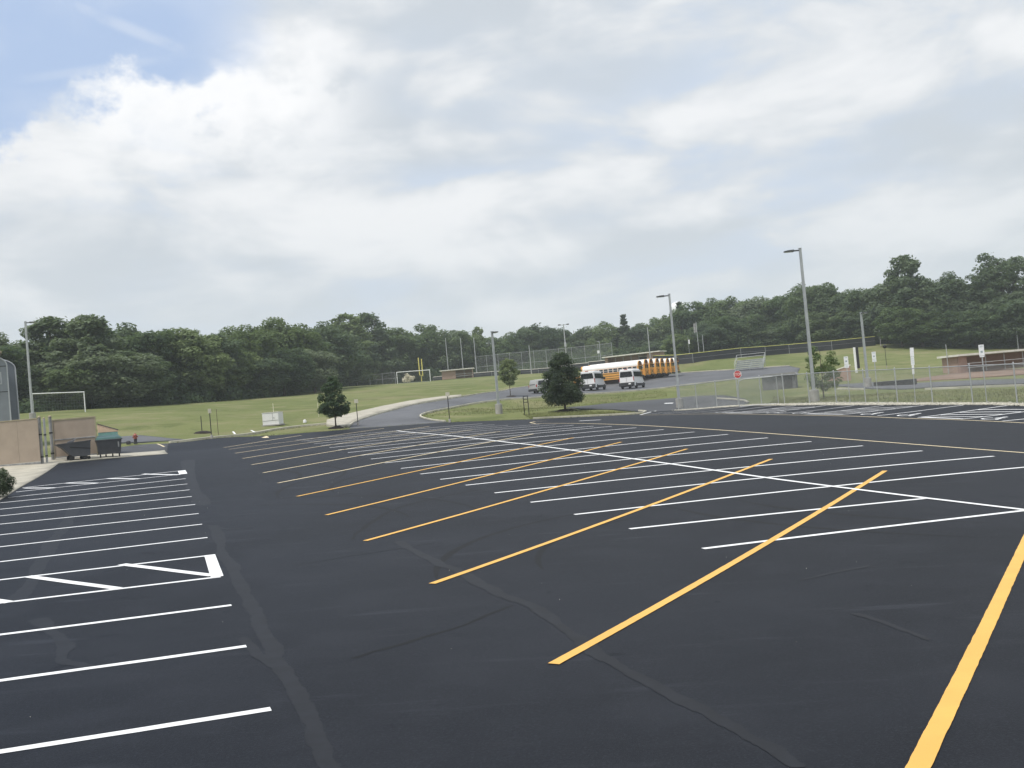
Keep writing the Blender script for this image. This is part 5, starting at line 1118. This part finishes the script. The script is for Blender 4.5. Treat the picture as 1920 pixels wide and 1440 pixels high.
# undergrowth closing the foot of the woods: one mass nobody could count
def undergrowth():
    V, F, off = [], [], 0
    lines = [(-60,122,46,126),(46,127,300,141),(300,141,480,160),(480,160,620,205),(620,212,650,235),(650,242,745,250),(745,250,900,258),(900,262,1260,250),(1260,236,1480,226),(1480,224,1660,212),(1660,210,1740,200),(1740,194,1990,186)]
    r = np.random.default_rng(5)
    for x0, d0, x1, d1, tall in [(*l, 0) for l in lines]+[(a, b+13, c, d_+13, 1) for a, b, c, d_ in lines]+[(a, b+6, c, d_+6, .3) for a, b, c, d_ in lines]:
        L = abs(x1-x0)*.5*(d0+d1)/FPX; n = int(L/(2.2+.8*tall))+2
        for t in np.linspace(0, 1, n):
            p = P(x0+(x1-x0)*t, 720, d0+(d1-d0)*t+r.uniform(-1, 4)); z = g1(p[0], p[1]); h = r.uniform(1.6, 4.2)+3*tall; w_ = r.uniform(1.4, 2.6)+.6*tall; k = 520
            d = r.normal(size=(k, 3)); d[:, 2] = np.abs(d[:, 2]); d /= np.linalg.norm(d, axis=1)[:, None]; rad = 1-.5*r.random(k)**2
            c = np.c_[p[0]+d[:, 0]*w_*rad, p[1]+d[:, 1]*w_*rad, z-.1+d[:, 2]*h*rad]
            nn = d+r.normal(0, .6, (k, 3)); nn /= np.linalg.norm(nn, axis=1)[:, None]; tt = np.cross(nn, r.normal(size=(k, 3))); tt /= np.linalg.norm(tt, axis=1)[:, None]; bb = np.cross(nn, tt); s = r.uniform(.14, .34, k)[:, None]
            V.append(np.stack([c-tt*s, c-bb*s*.6, c+tt*s, c+bb*s*.6], 1).reshape(-1, 3))
    V = np.concatenate(V); k = np.arange(len(V)//4)*4
    link('undergrowth', raw_mesh('undergrowth', V, np.stack([k, k+1, k+2, k+3], -1), 'leaf_b'), kind='stuff', label='dense leafy undergrowth along the foot of the woods')
undergrowth()
# single planted trees
def own_tree(px, py, top, name, label, seed, R, z0f, shape, lobes, cards, size, mat, r0, mulch=None, D=None, **k):
    p = hit(px, py) if D is None else DP(px, py, D); h = (py-top)*p[1]/FPX; o = empty(name, p, 0, label, 'tree')
    me, C, RR = crown_mesh('crown', seed, R, h*z0f, h*.99, shape, lobes, cards, size, mat, **k); link('crown', me, o)
    link('trunk', trunk_mesh('trunk', seed, h*.85, r0, C, 9), o)
    if mulch: mulch_ring(o, mulch)
    return o
own_tree(1060, 769.5, 660, 'maple_tree', 'round dense dark green tree in a mulch ring by the car park edge', 31, 2.3, .12, 'egg', 130, 19000, .085, 'leaf_e', .085, .95, lobe_r=(.15, .28))
own_tree(630, 802, 704, 'maple_tree', 'slim dark green tree on a bare trunk at the far kerb', 32, 1.45, .22, 'egg', 120, 9500, .075, 'leaf_b', .06, .6, lobe_r=(.13, .24))
own_tree(957.5, 743.5, 666, 'maple_tree', 'young bright green tree on the island beside the middle light pole', 33, 1.35, .24, 'oval', 60, 5600, .10, 'leaf_c', .045, .7, lobe_r=(.15, .3))
own_tree(1545, 746, 638, 'young_tree', 'loose leafy young tree just behind the tall light pole', 34, 1.5, .06, 'oval', 60, 3600, .085, 'leaf_c', .045, D=71.5, lobe_r=(.10, .22))
# clipped evergreen at the left edge
p = hit(-4, 934); o = empty('evergreen_shrub', p, 0, 'dark evergreen shrub cut by the left edge beside the concrete pad', 'shrub')
me, C, RR = crown_mesh('foliage', 41, .62, .02, 1.12, 'full', 40, 9000, .032, 'leaf_e', lobe_r=(.2, .36)); link('foliage', me, o); link('stem', trunk_mesh('stem', 41, .6, .03, C, 5), o)
# pale flowering bush by the distant goal and small bushes
p = DP(766, 716, 238); o = empty('pale_bush', p, 0, 'pale blossoming bush behind the distant soccer goal', 'shrub'); me, C, RR = crown_mesh('foliage', 43, 1.6, .1, 2.4, 'round', 24, 1200, .16, 'cream'); link('foliage', me, o); link('stem', trunk_mesh('stem', 43, 1.4, .04, C, 4), o)
# ================= air =================
hm = bpy.data.materials.new('pale_air'); hm.use_nodes = True; hm.node_tree.nodes.clear(); hg = NG(hm.node_tree)
pvn = hg.node('ShaderNodeVolumePrincipled'); pvn.inputs['Color'].default_value = (.80, .86, .92, 1); pvn.inputs['Density'].default_value = .00042; pvn.inputs['Anisotropy'].default_value = .0
hg.l.new(pvn.outputs[0], hg.node('ShaderNodeOutputMaterial').inputs['Volume'])
MB().box((30, 150, 38), (2700, 2700, 90)).build('haze', hm, kind='stuff')
